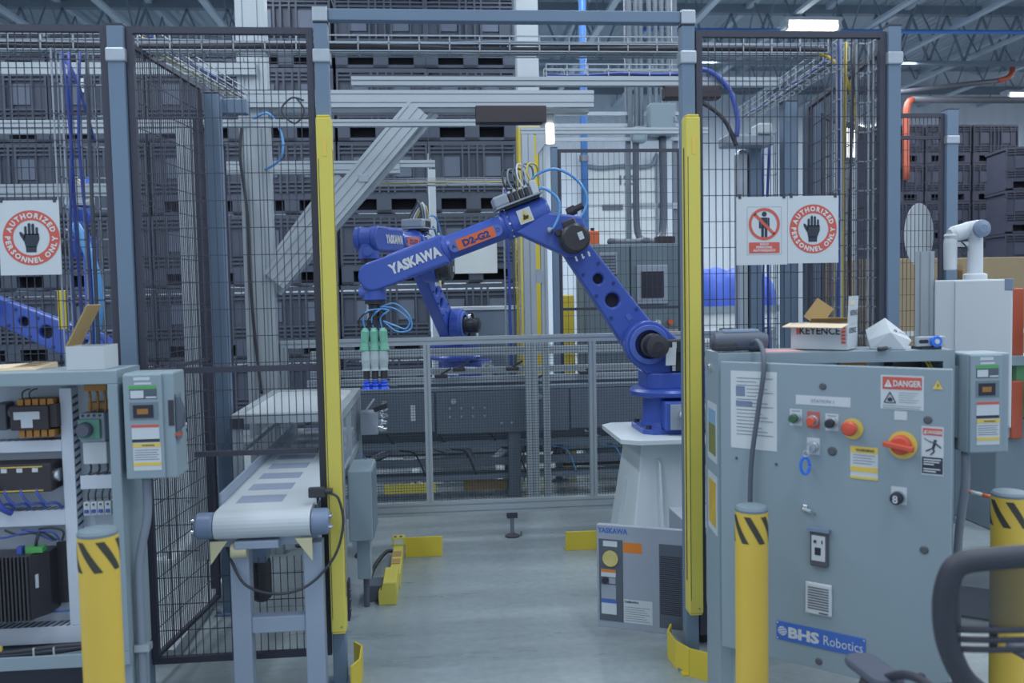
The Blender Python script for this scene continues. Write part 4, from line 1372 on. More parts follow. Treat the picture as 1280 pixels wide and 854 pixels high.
    for d in (0.0, 0.03):
        MB('hose_blue').tube([(gx - 0.035, 0.06, gz - 0.04), (gx - 0.12, 0.07, gz - 0.02 - d), (gx - 0.20, 0.06, gz - 0.09 - d), (gx - 0.21 + d, 0.05, gz - 0.17), (gx - 0.13, 0.06, gz - 0.185 + d), (gx - 0.05, 0.06, gz - 0.12)], 0.0055, 6, 6).build('hose', g)
    return t, F2, wc


def pedestal(label, x, y, top, s=1.0):
    t = thing('robot_pedestal', label, 'pedestal', (x, y, 0))
    m = MB('pedestal')
    zt = top - 0.03
    b0, b1 = 0.33 * s, 0.23 * s
    vs = [(x - b0, y - b0, 0.02), (x + b0, y - b0, 0.02), (x + b0, y + b0, 0.02), (x - b0, y + b0, 0.02), (x - b1, y - b1, zt), (x + b1, y - b1, zt), (x + b1, y + b1, zt), (x - b1, y + b1, zt)]
    m.add(vs, [(0, 3, 2, 1), (4, 5, 6, 7), (0, 1, 5, 4), (1, 2, 6, 5), (2, 3, 7, 6), (3, 0, 4, 7)])
    m.build('column', t, 0.01)
    MB('pedestal').prism([(-0.37, -0.30), (-0.27, -0.37), (0.34, -0.37), (0.34, 0.34), (-0.30, 0.34), (-0.37, 0.27)], (x, y, zt), X_, Y_, 0.03).build('top_plate', t, 0.004)
    MB('pedestal').box(x - 0.42, x + 0.42, y - 0.42, y + 0.42, 0, 0.02).build('base_plate', t)
    for dx in (-0.13, 0.13):
        MB('pedestal').prism([(0, 0.02), (0.14, 0.02), (0.05, zt - 0.12), (0, zt - 0.10)], (x + dx - 0.006, y - b1 - 0.02, 0), -Y_, Z_, 0.012).build('gusset', t)
    MB('pedestal').prism([(0, 0.02), (0.12, 0.02), (0.04, zt * 0.65), (0, zt * 0.7)], (x - b1 - 0.01, y + 0.006, 0), -X_, Z_, 0.012).build('gusset', t)
    for sx in (-1, 1):
        MB('steel').cyl((x + sx * 0.38, y - 0.38, 0.02), (x + sx * 0.38, y - 0.38, 0.06), 0.014, n=6).build('anchor_bolt', t)
    return t


pedestal('pale steel pedestal under the front robot, behind the controller', 1.42, 5.25, 0.78)
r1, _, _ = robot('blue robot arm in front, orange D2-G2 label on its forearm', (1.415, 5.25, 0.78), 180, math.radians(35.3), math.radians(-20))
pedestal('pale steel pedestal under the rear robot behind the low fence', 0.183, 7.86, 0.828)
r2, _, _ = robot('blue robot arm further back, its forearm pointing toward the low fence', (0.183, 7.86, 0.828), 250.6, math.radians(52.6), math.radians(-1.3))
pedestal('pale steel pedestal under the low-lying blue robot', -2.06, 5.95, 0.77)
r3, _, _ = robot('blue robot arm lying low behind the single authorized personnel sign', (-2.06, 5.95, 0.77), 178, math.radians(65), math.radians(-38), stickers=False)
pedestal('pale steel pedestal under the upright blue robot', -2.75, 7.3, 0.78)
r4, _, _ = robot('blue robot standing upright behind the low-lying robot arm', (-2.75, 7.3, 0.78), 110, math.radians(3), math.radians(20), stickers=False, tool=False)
tag(MB('hose_blue').tube([(-2.15, 5.55, 2.1), (-2.10, 5.55, 2.0), (-2.04, 5.55, 1.8), (-2.03, 5.55, 1.6), (-2.06, 5.55, 1.42), (-2.1, 5.6, 1.33)], 0.03, 10, 6).build('dress_hose'),
    'thick pale blue hose arching beside the low-lying robot', 'hose')
tag(MB('yellow').box(-2.3, -2.25, 5.62, 5.66, 1.46, 1.7).build('yellow_marker', bev=0.006), 'yellow upright marker bar beside the low-lying robot', 'marker')
# ================================================================ belt conveyor through the fence
t = thing('belt_conveyor', 'white belt conveyor with grey patches coming through the mesh fence', 'conveyor', (-0.69, 4.6, 0))
CX0, CX1, YF, YB = -0.875, -0.505, 3.50, 5.62
prof = [(YB, 0.69), (YB, 0.80)] + [(YF - 0.055 * math.sin(a), 0.745 + 0.055 * math.cos(a)) for a in [math.pi * k / 12 for k in range(13)]]
MB('belt_white').prism(prof, (CX0, 0, 0), Y_, Z_, CX1 - CX0).build('belt', t)
for k in range(9):
    y = 3.63 + k * 0.234
    MB('belt_patch').box(-0.825, -0.64, y, y + 0.125, 0.80, 0.8012).build('belt_patch', t)
for x0, x1 in ((CX0 - 0.014, CX0 - 0.002), (CX1 + 0.002, CX1 + 0.012)):
    MB('conv_grey').box(x0, x1, 3.62, YB, 0.665, 0.79 if x0 > -0.7 else 0.845).build('side_rail', t, 0.003)
MB('conv_grey').box(-0.80, -0.63, 3.46, 3.56, 0.655, 0.686).build('nose_tray', t, 0.004)
for x0, x1, s in ((-0.95, -0.879, -1), (-0.501, -0.435, 1)):
    h = MB('conv_blue').lathe([(0.05, 0), (0.052, 0.01), (0.052, abs(x1 - x0) - 0.01), (0.045, abs(x1 - x0))], (x1 if s < 0 else x0, YF, 0.745), (s, 0, 0), 24).build('bearing_hub', t)
    xx = x0 if s < 0 else x1
    for k in range(4):
        a = k * math.pi / 2 + 0.6
        MB('chrome').cyl((xx, YF + 0.03 * math.cos(a), 0.745 + 0.03 * math.sin(a)), (xx + s * 0.012, YF + 0.03 * math.cos(a), 0.745 + 0.03 * math.sin(a)), 0.008, n=6).build('bolt', h)
for x, s in ((-0.86, 1), (-0.535, -1)):
    MB('beige').prism([(-0.03, 0.69), (0.035, 0.69), (-0.03 if s > 0 else 0.035, 0.60)], (x, 3.47, 0), X_, Z_, 0.012).build('corner_bracket', t)
for y in (3.50, 5.45):
    for x in (-0.79, -0.505):
        lg = MB('conv_grey').box(x - 0.037, x + 0.037, y, y + 0.075, 0.06, 0.66).build('leg', t, 0.004)
        MB('rubber').cyl((x, y + 0.037, 0.03), (x, y + 0.037, 0.06), 0.012, n=10).lathe([(0.03, 0), (0.03, 0.01), (0.014, 0.03)], (x, y + 0.037, 0), Z_, 14).build('levelling_foot', lg)
    MB('conv_grey').box(-0.754, -0.542, y + 0.01, y + 0.065, 0.30, 0.365).build('cross_member', t, 0.004)
    MB('conv_grey').box(-0.87, -0.51, y + 0.01, y + 0.06, 0.655, 0.69).build('cross_member', t)
MB('beige').cyl((-0.815, 3.49, 0.645), (-0.755, 3.49, 0.645), 0.03, n=14).build('return_roller', t)
MB('motor_black').lathe([(0.045, 0), (0.05, 0.02), (0.05, 0.18), (0.03, 0.2)], (-0.86, 4.25, 0.38), (0, 0, -1), 18).build('drive_motor', t)
MB('conv_blue').box(-0.90, -0.82, 4.18, 4.32, 0.38, 0.50).build('gearbox', t, 0.01)
MB('conv_grey').box(-0.88, -0.84, 4.22, 4.28, 0.5, 0.67).build('motor_hanger', t)
MB('cable_black').tube([(-0.432, 3.545, 0.845), (-0.40, 3.54, 0.82), (-0.385, 3.53, 0.72), (-0.42, 3.50, 0.60), (-0.52, 3.47, 0.50), (-0.64, 3.455, 0.475), (-0.76, 3.47, 0.51), (-0.82, 3.50, 0.6), (-0.84, 3.52, 0.66)], 0.0055, 8, 8).build('sensor_cable', t)
s = thing('photo_sensor', 'small black photo sensor beside the near end of the conveyor', 'sensor', (-0.47, 3.55, 0.845))
MB('motor_black').box(-0.52, -0.455, 3.535, 3.565, 0.83, 0.87).build('sensor_body', s, 0.004)
MB('motor_black').cyl((-0.455, 3.55, 0.853), (-0.425, 3.55, 0.853), 0.012, n=10).build('plug', s)
MB('chrome').box(-0.50, -0.49, 3.55, 3.64, 0.80, 0.83).build('mount', s)

# ---------------------------------------------------------------- clear box over the conveyor
t = thing('machine_hood', 'white topped hood with clear side windows over the conveyor', 'hood', (-0.75, 4.95, 0))
EX0, EX1, EY0, EY1, EZ = -1.01, -0.47, 4.42, 5.52, 1.06
for y in (EY0, EY1 - 0.045):
    MB('alu').box(EX0, EX1, y, y + 0.045, EZ - 0.05, EZ).build('rim', t, 0.003)
for x in (EX0, EX1 - 0.045):
    MB('alu').box(x, x + 0.045, EY0 + 0.045, EY1 - 0.045, EZ - 0.05, EZ).build('rim', t, 0.003)
MB('white_paint').box(EX0 + 0.045, EX1 - 0.045, EY0 + 0.045, EY1 - 0.045, EZ - 0.02, EZ - 0.008).build('top_panel', t)
for x in (EX0, EX1 - 0.045):
    for y in (EY0, EY1 - 0.045):
        zb = 0.02 if x > -0.7 else 0.70
        pst = MB('alu').profile((x + 0.0225, y + 0.0225, zb), (x + 0.0225, y + 0.0225, EZ - 0.05), 0.045, 0.045).build('corner_post', t)
        if zb > 0.5:
            MB('panel_black').box(x - 0.005, CX0 - 0.016, y, y + 0.05, 0.665, 0.70).build('mounting_block', pst)
        else:
            MB('panel_black').box(x + 0.045, x + 0.055, y - 0.02, y + 0.05, 0.0, 0.2).build('foot_bracket', pst)
            for z in (0.05, 0.10, 0.15):
                MB('steel').cyl((x + 0.055, y + 0.01, z), (x + 0.063, y + 0.01, z), 0.008, n=6).build('bolt', pst)
for x in (EX0 + 0.01, EX1 - 0.035):
    MB('alu').box(x, x + 0.025, EY0 + 0.045, EY1 - 0.045, 0.85 if x < -0.7 else 0.70, 0.875 if x < -0.7 else 0.74).build('lower_rail', t)
    MB('acrylic').box(x + 0.009, x + 0.015, EY0 + 0.045, EY1 - 0.045, 0.875 if x < -0.7 else 0.74, EZ - 0.05).build('clear_window', t)
    MB('alu').box(x, x + 0.025, 4.93, 4.96, 0.85 if x < -0.7 else 0.74, EZ - 0.05).build('window_mullion', t)
MB('acrylic').box(EX0 + 0.045, EX1 - 0.045, EY1 - 0.03, EY1 - 0.025, 0.85, EZ - 0.05).build('clear_window', t)
MB('panel_black').box(EX0 - 0.005, EX0 + 0.06, EY0 - 0.012, EY0, EZ - 0.07, EZ - 0.02).build('corner_plate', t)
t = thing('connection_box', 'grey steel connection box on the leg of the clear hood', 'junction box', (-0.39, 4.6, 0.38))
MB('cabinet').box(-0.46, -0.34, 4.48, 4.80, 0.38, 0.745).build('housing', t, 0.006)
MB('cabinet_dark').box(-0.345, -0.335, 4.49, 4.79, 0.39, 0.735).build('lid', t, 0.003)
MB('cabinet').box(-0.43, -0.36, 4.55, 4.65, 0.16, 0.38).build('wireway', t, 0.004)
MB('cable_dark_grey').cyl((-0.39, 4.6, 0), (-0.39, 4.6, 0.16), 0.016, n=10).build('conduit', t)
t = thing('floor_terminal', 'small dark terminal block on the floor at the hood leg', 'terminal', (-0.36, 4.72, 0))
MB('cable_dark_grey').box(-0.41, -0.30, 4.66, 4.80, 0.0, 0.09).build('body', t, 0.006)
MB('steel').cyl((-0.40, 4.64, 0.0), (-0.40, 4.64, 0.06), 0.008, n=8).build('stud', t)
t = thing('valve_cluster', 'chrome air fittings on the hood back corner', 'fitting', (-0.40, 5.45, 0.9))
MB('grey_plastic').box(-0.47, -0.36, 5.40, 5.52, 0.78, 0.92).build('mount', t, 0.005)
for k in range(4):
    MB('chrome').lathe([(0.02, 0), (0.02, 0.03), (0.014, 0.035), (0.014, 0.06)], (-0.36, 5.42 + 0.025 * k, 0.82 + 0.03 * k), (1, -0.4, 0.2 * (k - 1)), 12).build('fitting', t)
MB('motor_black').bar((-0.38, 5.42, 0.93), (-0.30, 5.40, 0.96), 0.03).build('cylinder', t)
MB('chrome').bar((-0.44, 5.42, 0.92), (-0.38, 5.42, 1.0), 0.012).build('lever', t)

# ---------------------------------------------------------------- yellow floor scanner guards
t = thing('scanner_guard', 'yellow floor-mounted scanner guard with black cable', 'guard', (-0.25, 5.1, 0))
MB('yellow_guard').box(-0.285, -0.225, 4.86, 5.46, 0.0, 0.085).build('body', t, 0.004)
MB('yellow_guard').prism([(-0.045, 0.0), (0.05, 0.0), (0.055, 0.05), (0.05, 0.12), (-0.02, 0.12), (-0.03, 0.08), (-0.045, 0.07)], (-0.285, 4.60, 0), X_, Z_, -0.27).build('front_shield', t, 0.004)
MB('yellow').box(-0.215, 0.015, 5.43, 5.442, 0.0, 0.125).build('side_plate', t, 0.002)
MB('yellow_guard').box(-0.295, -0.215, 5.40, 5.47, 0.085, 0.135).build('head', t, 0.004)
MB('lam_white').box(-0.282, -0.228, 5.398, 5.40, 0.095, 0.125).build('label', t)
for x in (-0.275, -0.24):
    MB('motor_black').cyl((x, 5.42, 0.135), (x, 5.42, 0.14), 0.009, n=8).build('screw', t)
for k in range(2):
    MB('tan_block').box(-0.285, -0.232, 5.03 + 0.15 * k, 5.12 + 0.15 * k, 0.085, 0.09).build('label', t)
MB('cable_black').tube([(-0.29, 5.38, 0.06), (-0.33, 5.36, 0.06), (-0.38, 5.25, 0.03), (-0.40, 5.1, 0.014), (-0.40, 4.95, 0.012)], 0.012, 8, 6).build('cable', t)
t = thing('kick_plate', 'yellow plate standing on the floor behind the controller', 'guard', (0.9, 5.43, 0))
MB('yellow').box(0.79, 1.0, 5.42, 5.432, 0.0, 0.12).build('plate', t, 0.002)
MB('yellow').box(0.79, 1.0, 5.432, 5.48, 0.0, 0.01).build('foot', t)

# ---------------------------------------------------------------- robot controller
t = thing('robot_controller', 'grey robot controller, its door with dark operator strip swung open', 'controller', (0.731, 4.02, 0), -25.5, local=True)
MB('grey_plastic').box(0, 0.46, 0.0, 0.03, 0.055, 0.545).build('door', t, 0.004)
HM = Matrix.Rotation(math.radians(25.5), 4, 'Z')
HB = Matrix.Translation((0.445, 0.035, 0)) @ HM
MB('grey_plastic').at(HB).box(0, 0.6, 0, 0.42, 0.055, 0.545).build('housing', t, 0.006)
MB('hole_dark').at(HB).box(0.02, 0.58, -0.004, 0.0, 0.08, 0.52).build('inside', t)  # dark sheet over the solid front, standing in for a shaded interior
for x in (0.06, 0.54):
    for y in (0.06, 0.36):
        MB('rubber').at(HB).cyl((x, y, 0), (x, y, 0.056), 0.022, n=12).build('foot', t)
FN = -Y_
o = V((0, -0.0002, 0))


def lab(mat, x0, x1, z0, z1, d, parent, name='label', t_=0.0008):
    return MB(mat).box(x0, x1, -d - t_, -d, z0, z1).build(name, parent)


st = MB('dark_plastic').box(0.012, 0.125, -0.004, 0, 0.09, 0.478).build('operator_strip', t, 0.002)
lab('lam_white', 0.033, 0.10, 0.444, 0.470, 0.004, st)
MB('gold_disc').cyl((0.068, -0.004, 0.388), (0.068, -0.012, 0.388), 0.037, n=28).build('round_window', st)
lab('hole_dark', 0.018, 0.120, 0.338, 0.440, 0.003, st, 'disc_plate')
l_ = lab('lam_white', 0.022, 0.092, 0.30, 0.336, 0.004, st)
lab('orange_label', 0.022, 0.092, 0.322, 0.336, 0.005, l_, 'label_band')
MB('hole_dark').cyl((0.042, -0.004, 0.283), (0.042, -0.018, 0.283), 0.014, n=16).build('key_switch', st)
lab('grey_plastic', 0.06, 0.09, 0.268, 0.296, 0.004, st, 'switch_plate')
lab('grey_plastic', 0.022, 0.092, 0.195, 0.262, 0.004, st, 'rating_plate')
l_ = lab('lam_white', 0.022, 0.094, 0.122, 0.192, 0.004, st)
lab('print_blue', 0.022, 0.094, 0.176, 0.192, 0.005, l_, 'label_band')
lab('orange_label', 0.128, 0.215, 0.42, 0.468, 0, t)
dc = lab('lam_white', 0.128, 0.262, 0.09, 0.20, 0, t, 'data_label')
m = MB('print_dark').text('YASKAWA', (0.165, -0.0015, 0.184), X_, Z_, 0.014, bold=0.0006)
m.build('lettering', dc)
m = MB('print_grey')
for k in range(7):
    m.rect((0, -0.0013, 0), X_, Z_, 0.134, 0.25 - 0.012 * (k % 3), 0.10 + k * 0.0105, 0.1025 + k * 0.0105)
m.build('print_lines', dc)['kind'] = 'stuff'
g = MB('dark_plastic').box(0.295, 0.40, -0.004, 0, 0.085, 0.475).build('vent_panel', t, 0.002)
m = MB('hole_dark')
for k in range(30):
    m.box(0.30, 0.395, -0.0055, -0.0035, 0.15 + k * 0.0092, 0.1535 + k * 0.0092)
m.build('louvres', g)['kind'] = 'stuff'
MB('print_blue').text('YASKAWA', (0.078, -0.0012, 0.507), X_, Z_, 0.034, bold=0.0014, sx=0.86).build('lettering', t)
# ================================================================ laminated signs on the mesh
def lam_sign(label, x0, x1, z0, z1, name='safety_sign'):
    t = thing(name, label, 'sign', ((x0 + x1) / 2, 3.646, z0))
    MB('lam_white').box(x0, x1, 3.645, 3.648, z0, z1).build('sheet', t)
    for x in (x0 + 0.015, x1 - 0.015):
        MB('panel_black').box(x - 0.006, x + 0.006, 3.643, 3.652, z1 - 0.008, z1 + 0.012).build('clip', t)
    return t


def hand(m, o, u, v, s):
    """open raised hand pictogram, s = height"""
    def P_(pts):
        m.flat([(a * s, b * s) for a, b in pts], o, u, v)
    P_([(-0.2, -0.32), (0.16, -0.32), (0.27, -0.05), (0.26, 0.14), (-0.24, 0.14), (-0.25, -0.1)])
    P_([(-0.19, -0.5), (0.15, -0.5), (0.16, -0.3), (-0.2, -0.3)])
    for x0, top, w in ((-0.185, 0.36, 0.09), (-0.06, 0.47, 0.095), (0.065, 0.45, 0.095), (0.19, 0.33, 0.085)):
        P_([(x0 - w / 2, 0.1), (x0 + w / 2, 0.1)] + [(x0 + w / 2 * math.cos(a), top + w / 2 * math.sin(a)) for a in [math.pi * k / 6 for k in range(7)]])
    P_([(-0.25, -0.12), (-0.20, 0.05), (-0.30, 0.18), (-0.36, 0.22), (-0.40, 0.18), (-0.37, 0.08)])


def ring(m, o, u, v, r0, r1, n=48, a0=0, a1=2 * math.pi):
    o, u, v = V(o), V(u), V(v)
    vs, fs = [], []
    for k in range(n + 1):
        a = a0 + (a1 - a0) * k / n
        d = u * math.cos(a) + v * math.sin(a)
        vs += [o + d * r0, o + d * r1]
    for k in range(n):
        fs.append((2 * k, 2 * k + 1, 2 * k + 3, 2 * k + 2))
    m.add(vs, fs)


def authorized(t, cx, cz, R, y=3.6442):
    m = MB('print_red')
    ring(m, (cx, y, cz), X_, Z_, R * 0.64, R)
    m.build('red_ring', t)
    m = MB('print_white')
    m.arc_text('AUTHORIZED', (cx, y - 0.0008, cz), X_, Z_, R * 0.82, R * 0.26, math.radians(90), 0.0012, k=1.08)
    m.arc_text('PERSONNEL ONLY', (cx, y - 0.0008, cz), X_, Z_, R * 0.82, R * 0.26, math.radians(270), 0.0012, flip=True, k=1.02)
    m.build('lettering', t)
    m = MB('print_dark')
    hand(m, V((cx, y - 0.0004, cz)), X_, Z_, R * 1.05)
    m.build('hand_symbol', t)


t = lam_sign('laminated authorized personnel sign hung alone on a mesh panel', -1.70, -1.468, 1.742, 2.035)
authorized(t, -1.577, 1.888, 0.108)
t = lam_sign('laminated authorized personnel sign hung beside the prohibition sign', 1.505, 1.729, 1.737, 2.022)
authorized(t, 1.617, 1.882, 0.104)
t = lam_sign('laminated prohibition sign with crossed-out figure and red text panel', 1.281, 1.503, 1.733, 2.02, 'prohibition_sign')
y = 3.6442
m = MB('print_dark')
ring(m, (1.40, y, 1.905), X_, Z_, 0.009, 0.010, 4)
c = (1.402, 1.905)
# standing figure
m = MB('print_dark')
m.flat(circle(c[0], c[1] + 0.042, 0.011, 14), (0, y, 0), X_, Z_)
m.rect((0, y, 0), X_, Z_, c[0] - 0.014, c[0] + 0.014, c[1] - 0.016, c[1] + 0.028)
for s in (-1, 1):
    m.rect((0, y, 0), X_, Z_, c[0] + s * 0.0075 - 0.006, c[0] + s * 0.0075 + 0.006, c[1] - 0.06, c[1] - 0.014)
    m.rect((0, y, 0), X_, Z_, c[0] + s * 0.019 - 0.004, c[0] + s * 0.019 + 0.004, c[1] - 0.018, c[1] + 0.027)
m.build('figure_symbol', t)
m = MB('print_red')
ring(m, (c[0], y - 0.0006, c[1]), X_, Z_, 0.056, 0.068)
d = 0.7071
m.flat([(c[0] - 0.06 * d - 0.0045, c[1] + 0.06 * d - 0.0045), (c[0] + 0.06 * d - 0.0045, c[1] - 0.06 * d - 0.0045), (c[0] + 0.06 * d + 0.0045, c[1] - 0.06 * d + 0.0045), (c[0] - 0.06 * d + 0.0045, c[1] + 0.06 * d + 0.0045)], (0, y - 0.0006, 0), X_, Z_)
m.build('prohibition_ring', t)
b = MB('print_red').rect((0, y, 0), X_, Z_, 1.335, 1.469, 1.782, 1.828).build('red_panel', t)
m = MB('print_white')
for k, w in enumerate(('SOLO', 'PERSONAL', 'AUTORIZADO')):
    m.text(w, (1.402, y - 0.0006, 1.8165 - k * 0.0135), X_, Z_, 0.0135, bold=0.0004, sx=1.1)
m.build('lettering', b)
m = MB('print_grey')
for a0, a1, b0, b1 in ((1.327, 1.477, 1.977, 1.978), (1.327, 1.477, 1.776, 1.777), (1.327, 1.328, 1.776, 1.978), (1.476, 1.477, 1.776, 1.978)):
    m.rect((0, y, 0), X_, Z_, a0, a1, b0, b1)
m.build('border_lines', t)['kind'] = 'stuff'


# ================================================================ bollards
def bollard(label, x, y, r, h):
    t = thing('bollard', label, 'bollard', (x, y, 0), group='yellow bollards with black stripes')
    MB('bollard_yellow').lathe([(r, 0.004), (r, h - 0.012)], (x, y, 0), Z_, 40).build('sleeve', t)
    MB('cabinet_dark').lathe([(r * 0.995, h - 0.012), (r, h - 0.004), (r * 0.9, h + 0.004), (r * 0.45, h + 0.009), (0.001, h + 0.010)], (x, y, 0), Z_, 40).build('cap', t)
    for k in range(6):
        m = MB('safety_black')
        a0 = k * math.pi / 3 - 0.30
        vs, fs = [], []
        n = 8
        for i in range(n + 1):
            z = h - 0.022 - 0.088 * i / n
            sh = 0.95 * i / n
            for j in range(5):
                a = a0 + sh + 0.42 * j / 4
                vs.append((x + (r + 0.0009) * math.cos(a), y + (r + 0.0009) * math.sin(a), z))
        for i in range(n):
            for j in range(4):
                q = i * 5 + j
                fs.append((q, q + 1, q + 6, q + 5))
        m.add(vs, fs, True)
        m.build('black_stripe', t)
    MB('steel').lathe([(r + 0.05, 0), (r + 0.05, 0.006)], (x, y, 0), Z_, 24).build('base_flange', t)
    return t


bollard('yellow bollard in front of the open cabinet', -0.983, 2.60, 0.0555, 0.975)
bollard('yellow bollard in front of the control cabinet door', 1.012, 2.75, 0.0525, 0.925)
bollard('yellow bollard behind the office chair', 1.935, 2.80, 0.058, 0.925)


# ================================================================ safety switch boxes
def disconnect(label, x0, x1, y0, y1, z0, z1, side_handle=True):
    t = thing('disconnect_box', label, 'switch box', ((x0 + x1) / 2, y1, z0))
    W, H = x1 - x0, z1 - z0
    MB('cabinet').box(x0, x1, y0 + 0.012, y1, z0, z1).build('housing', t, 0.006)
    d = MB('cabinet').box(x0 + 0.002, x1 - W * 0.22, y0, y0 + 0.012, z0 + 0.004, z1 - 0.004).build('door', t, 0.004)

    def L(mat, a0, a1, b0, b1, nm='label', p=d, e=0.0):
        return MB(mat).box(x0 + a0 * W, x0 + a1 * W, y0 - 0.001 - e, y0 - e, z0 + b0 * H, z0 + b1 * H).build(nm, p)
    L('lam_white', 0.23, 0.55, 0.935, 0.965, 'asset_label')
    L('lam_white', 0.24, 0.58, 0.895, 0.915, 'asset_label')
    L('green_label', 0.13, 0.67, 0.855, 0.885, 'green_band')
    p = L('dark_plastic', 0.14, 0.68, 0.76, 0.855, 'data_label')
    L('lam_white', 0.16, 0.42, 0.77, 0.84, 'data_field', p, 0.001)
    L('lam_white', 0.46, 0.67, 0.768, 0.782, 'data_field', p, 0.001)
    w = L('cabinet_dark', 0.13, 0.70, 0.565, 0.73, 'window_frame')
    MB('hole_dark').box(x0 + 0.2 * W, x0 + 0.6 * W, y0 - 0.003, y0 - 0.001, z0 + 0.585 * H, z0 + 0.705 * H).build('window_pane', w)
    MB('copper').box(x0 + 0.28 * W, x0 + 0.5 * W, y0 - 0.0035, y0 - 0.003, z0 + 0.62 * H, z0 + 0.67 * H).build('switch_blade', w)
    p = L('lam_white', 0.155, 0.70, 0.385, 0.52, 'danger_label')
    L('print_red', 0.155, 0.70, 0.495, 0.52, 'label_band', p, 0.001)
    L('print_dark', 0.155, 0.70, 0.358, 0.385, 'label_band', p)
    p = L('lam_white', 0.165, 0.72, 0.09, 0.35, 'warning_label')
    L('yellow_label', 0.165, 0.72, 0.31, 0.345, 'label_band', p, 0.001)
    L('yellow_label', 0.165, 0.72, 0.135, 0.165, 'label_band', p, 0.001)
    MB('print_dark').text('WARNING', (x0 + 0.47 * W, y0 - 0.0025, z0 + 0.318 * H), X_, Z_, 0.009, bold=0.0002).build('lettering', p)
    m = MB('print_grey')
    for k in range(5):
        m.rect((0, y0 - 0.0015, 0), X_, Z_, x0 + 0.19 * W, x0 + (0.68 - 0.04 * (k % 2)) * W, z0 + (0.19 + 0.022 * k) * H, z0 + (0.197 + 0.022 * k) * H)
    m.build('print_lines', p)['kind'] = 'stuff'
    if side_handle:
        MB('cabinet_dark').box(x1, x1 + 0.012, y0 + 0.02, y0 + 0.06, z0 + 0.36 * H, z0 + 0.80 * H).build('handle_base', t, 0.003)
        h = MB('cable_dark_grey').prism([(0, 0.44 * H), (0.022, 0.48 * H), (0.030, 0.62 * H), (0.012, 0.76 * H), (0, 0.78 * H)], (x1 + 0.002, y0 + 0.015, z0), X_, Z_, -0.03).build('handle', t, 0.003)
        MB('pipe_orange').box(x1 - 0.002, x1 + 0.018, y0 + 0.012, y0 + 0.04, z0 + 0.40 * H, z0 + 0.425 * H).build('handle_tip', h)
        MB('motor_black').box(x1 - W * 0.12, x1 - 0.002, y0 + 0.009, y0 + 0.012, z0 + 0.5 * H, z0 + 0.74 * H).build('handle_slot', t)
    return t


t = disconnect('grey safety switch box with side handle, beside the open cabinet', -1.097, -0.925, 3.18, 3.33, 1.0, 1.378)
MB('cabinet_dark').box(-1.115, -1.095, 3.24, 3.30, 1.05, 1.33).build('mounting_bracket', t)
MB('cable_grey').tube([(-1.05, 3.25, 1.0), (-1.052, 3.25, 0.86), (-1.075, 3.25, 0.75), (-1.09, 3.25, 0.66), (-1.092, 3.25, 0.5), (-1.092, 3.25, 0.012)], 0.0155, 10, 5).build('conduit', t)
MB('galv').box(-1.114, -1.06, 3.23, 3.27, 0.36, 0.385).build('conduit_clamp', t)
t = disconnect('grey safety switch box without handle, below the white arm cabinet', 1.885, 2.04, 2.95, 3.10, 1.03, 1.388, False)
MB('cabinet_dark').box(1.862, 1.885, 3.02, 3.08, 1.08, 1.34).build('mounting_bracket', t)
MB('cable_grey').tube([(1.915, 3.02, 1.03), (1.915, 3.02, 0.9), (1.905, 3.03, 0.78), (1.90, 3.04, 0.6), (1.90, 3.04, 0.012)], 0.0155, 10, 5).build('conduit', t)

# ================================================================ open left control cabinet
t = thing('open_cabinet', 'open grey electrical cabinet full of wiring and components', 'cabinet', (-1.6, 3.3, 0))
LX0, LX1, LY0, LY1, LZ0, LZ1 = -2.3, -1.117, 3.2, 3.435, 0.33, 1.39
MB('cabinet').box(LX0, LX1, LY1 - 0.01, LY1, LZ0, LZ1).build('back_wall', t)
for x in (LX0, LX1 - 0.012):
    MB('cabinet').box(x, x + 0.012, LY0, LY1 - 0.01, LZ0, LZ1).build('side_wall', t)
for z in (LZ0, LZ1 - 0.012):
    MB('cabinet').box(LX0 + 0.012, LX1 - 0.012, LY0, LY1 - 0.01, z, z + 0.012).build('top_wall' if z > 1 else 'bottom_wall', t)
MB('cabinet').box(LX0, LX1, LY0 - 0.006, LY0, LZ1 - 0.048, LZ1).build('front_lip', t, 0.003)
MB('cabinet').box(LX0, LX1, LY0 - 0.006, LY0, LZ0, LZ0 + 0.05).build('front_lip', t, 0.003)
MB('cabinet').box(LX1 - 0.036, LX1, LY0 - 0.006, LY0, LZ0 + 0.05, LZ1 - 0.048).build('front_lip', t, 0.003)
MB('cabinet_in').box(LX0 + 0.03, LX1 - 0.03, 3.405, 3.42, LZ0 + 0.03, LZ1 - 0.03).build('mounting_plate', t)
for x0, x1 in ((-1.29, -1.12), (-2.25, -2.1)):
    MB('cabinet').box(x0, x1, LY0 + 0.02, LY1 - 0.02, 0, LZ0).build('leg', t, 0.004)
MB('panel_black').box(-2.09, -1.30, LY1 - 0.05, LY1 - 0.04, 0.02, LZ0).build('gap_shade', t)  # dark sheet that paints in the shaded gap under the cabinet
# wiring ducts with slotted edges
def duct(x0, x1, z0, z1, slots):
    d = MB('duct').box(x0, x1, 3.345, 3.405, z0, z1).build('wiring_duct', t, 0.002)
    m = MB('duct_slot')
    if slots == 'right':
        k = int((z1 - z0) / 0.028)
        for i in range(k):
            z = z0 + 0.01 + i * 0.028
            m.bar((x1 + 0.0006, 3.35, z), (x1 + 0.0006, 3.40, z + 0.006), 0.0012, 0.010)
    else:
        k = int((x1 - x0) / 0.025)
        for i in range(k):
            x = x0 + 0.01 + i * 0.025
            m.bar((x, 3.345, z1 + 0.0006), (x + 0.014, 3.40, z1 + 0.0006), 0.008, 0.0012)
    m.build('duct_slots', d)['kind'] = 'stuff'
    return d


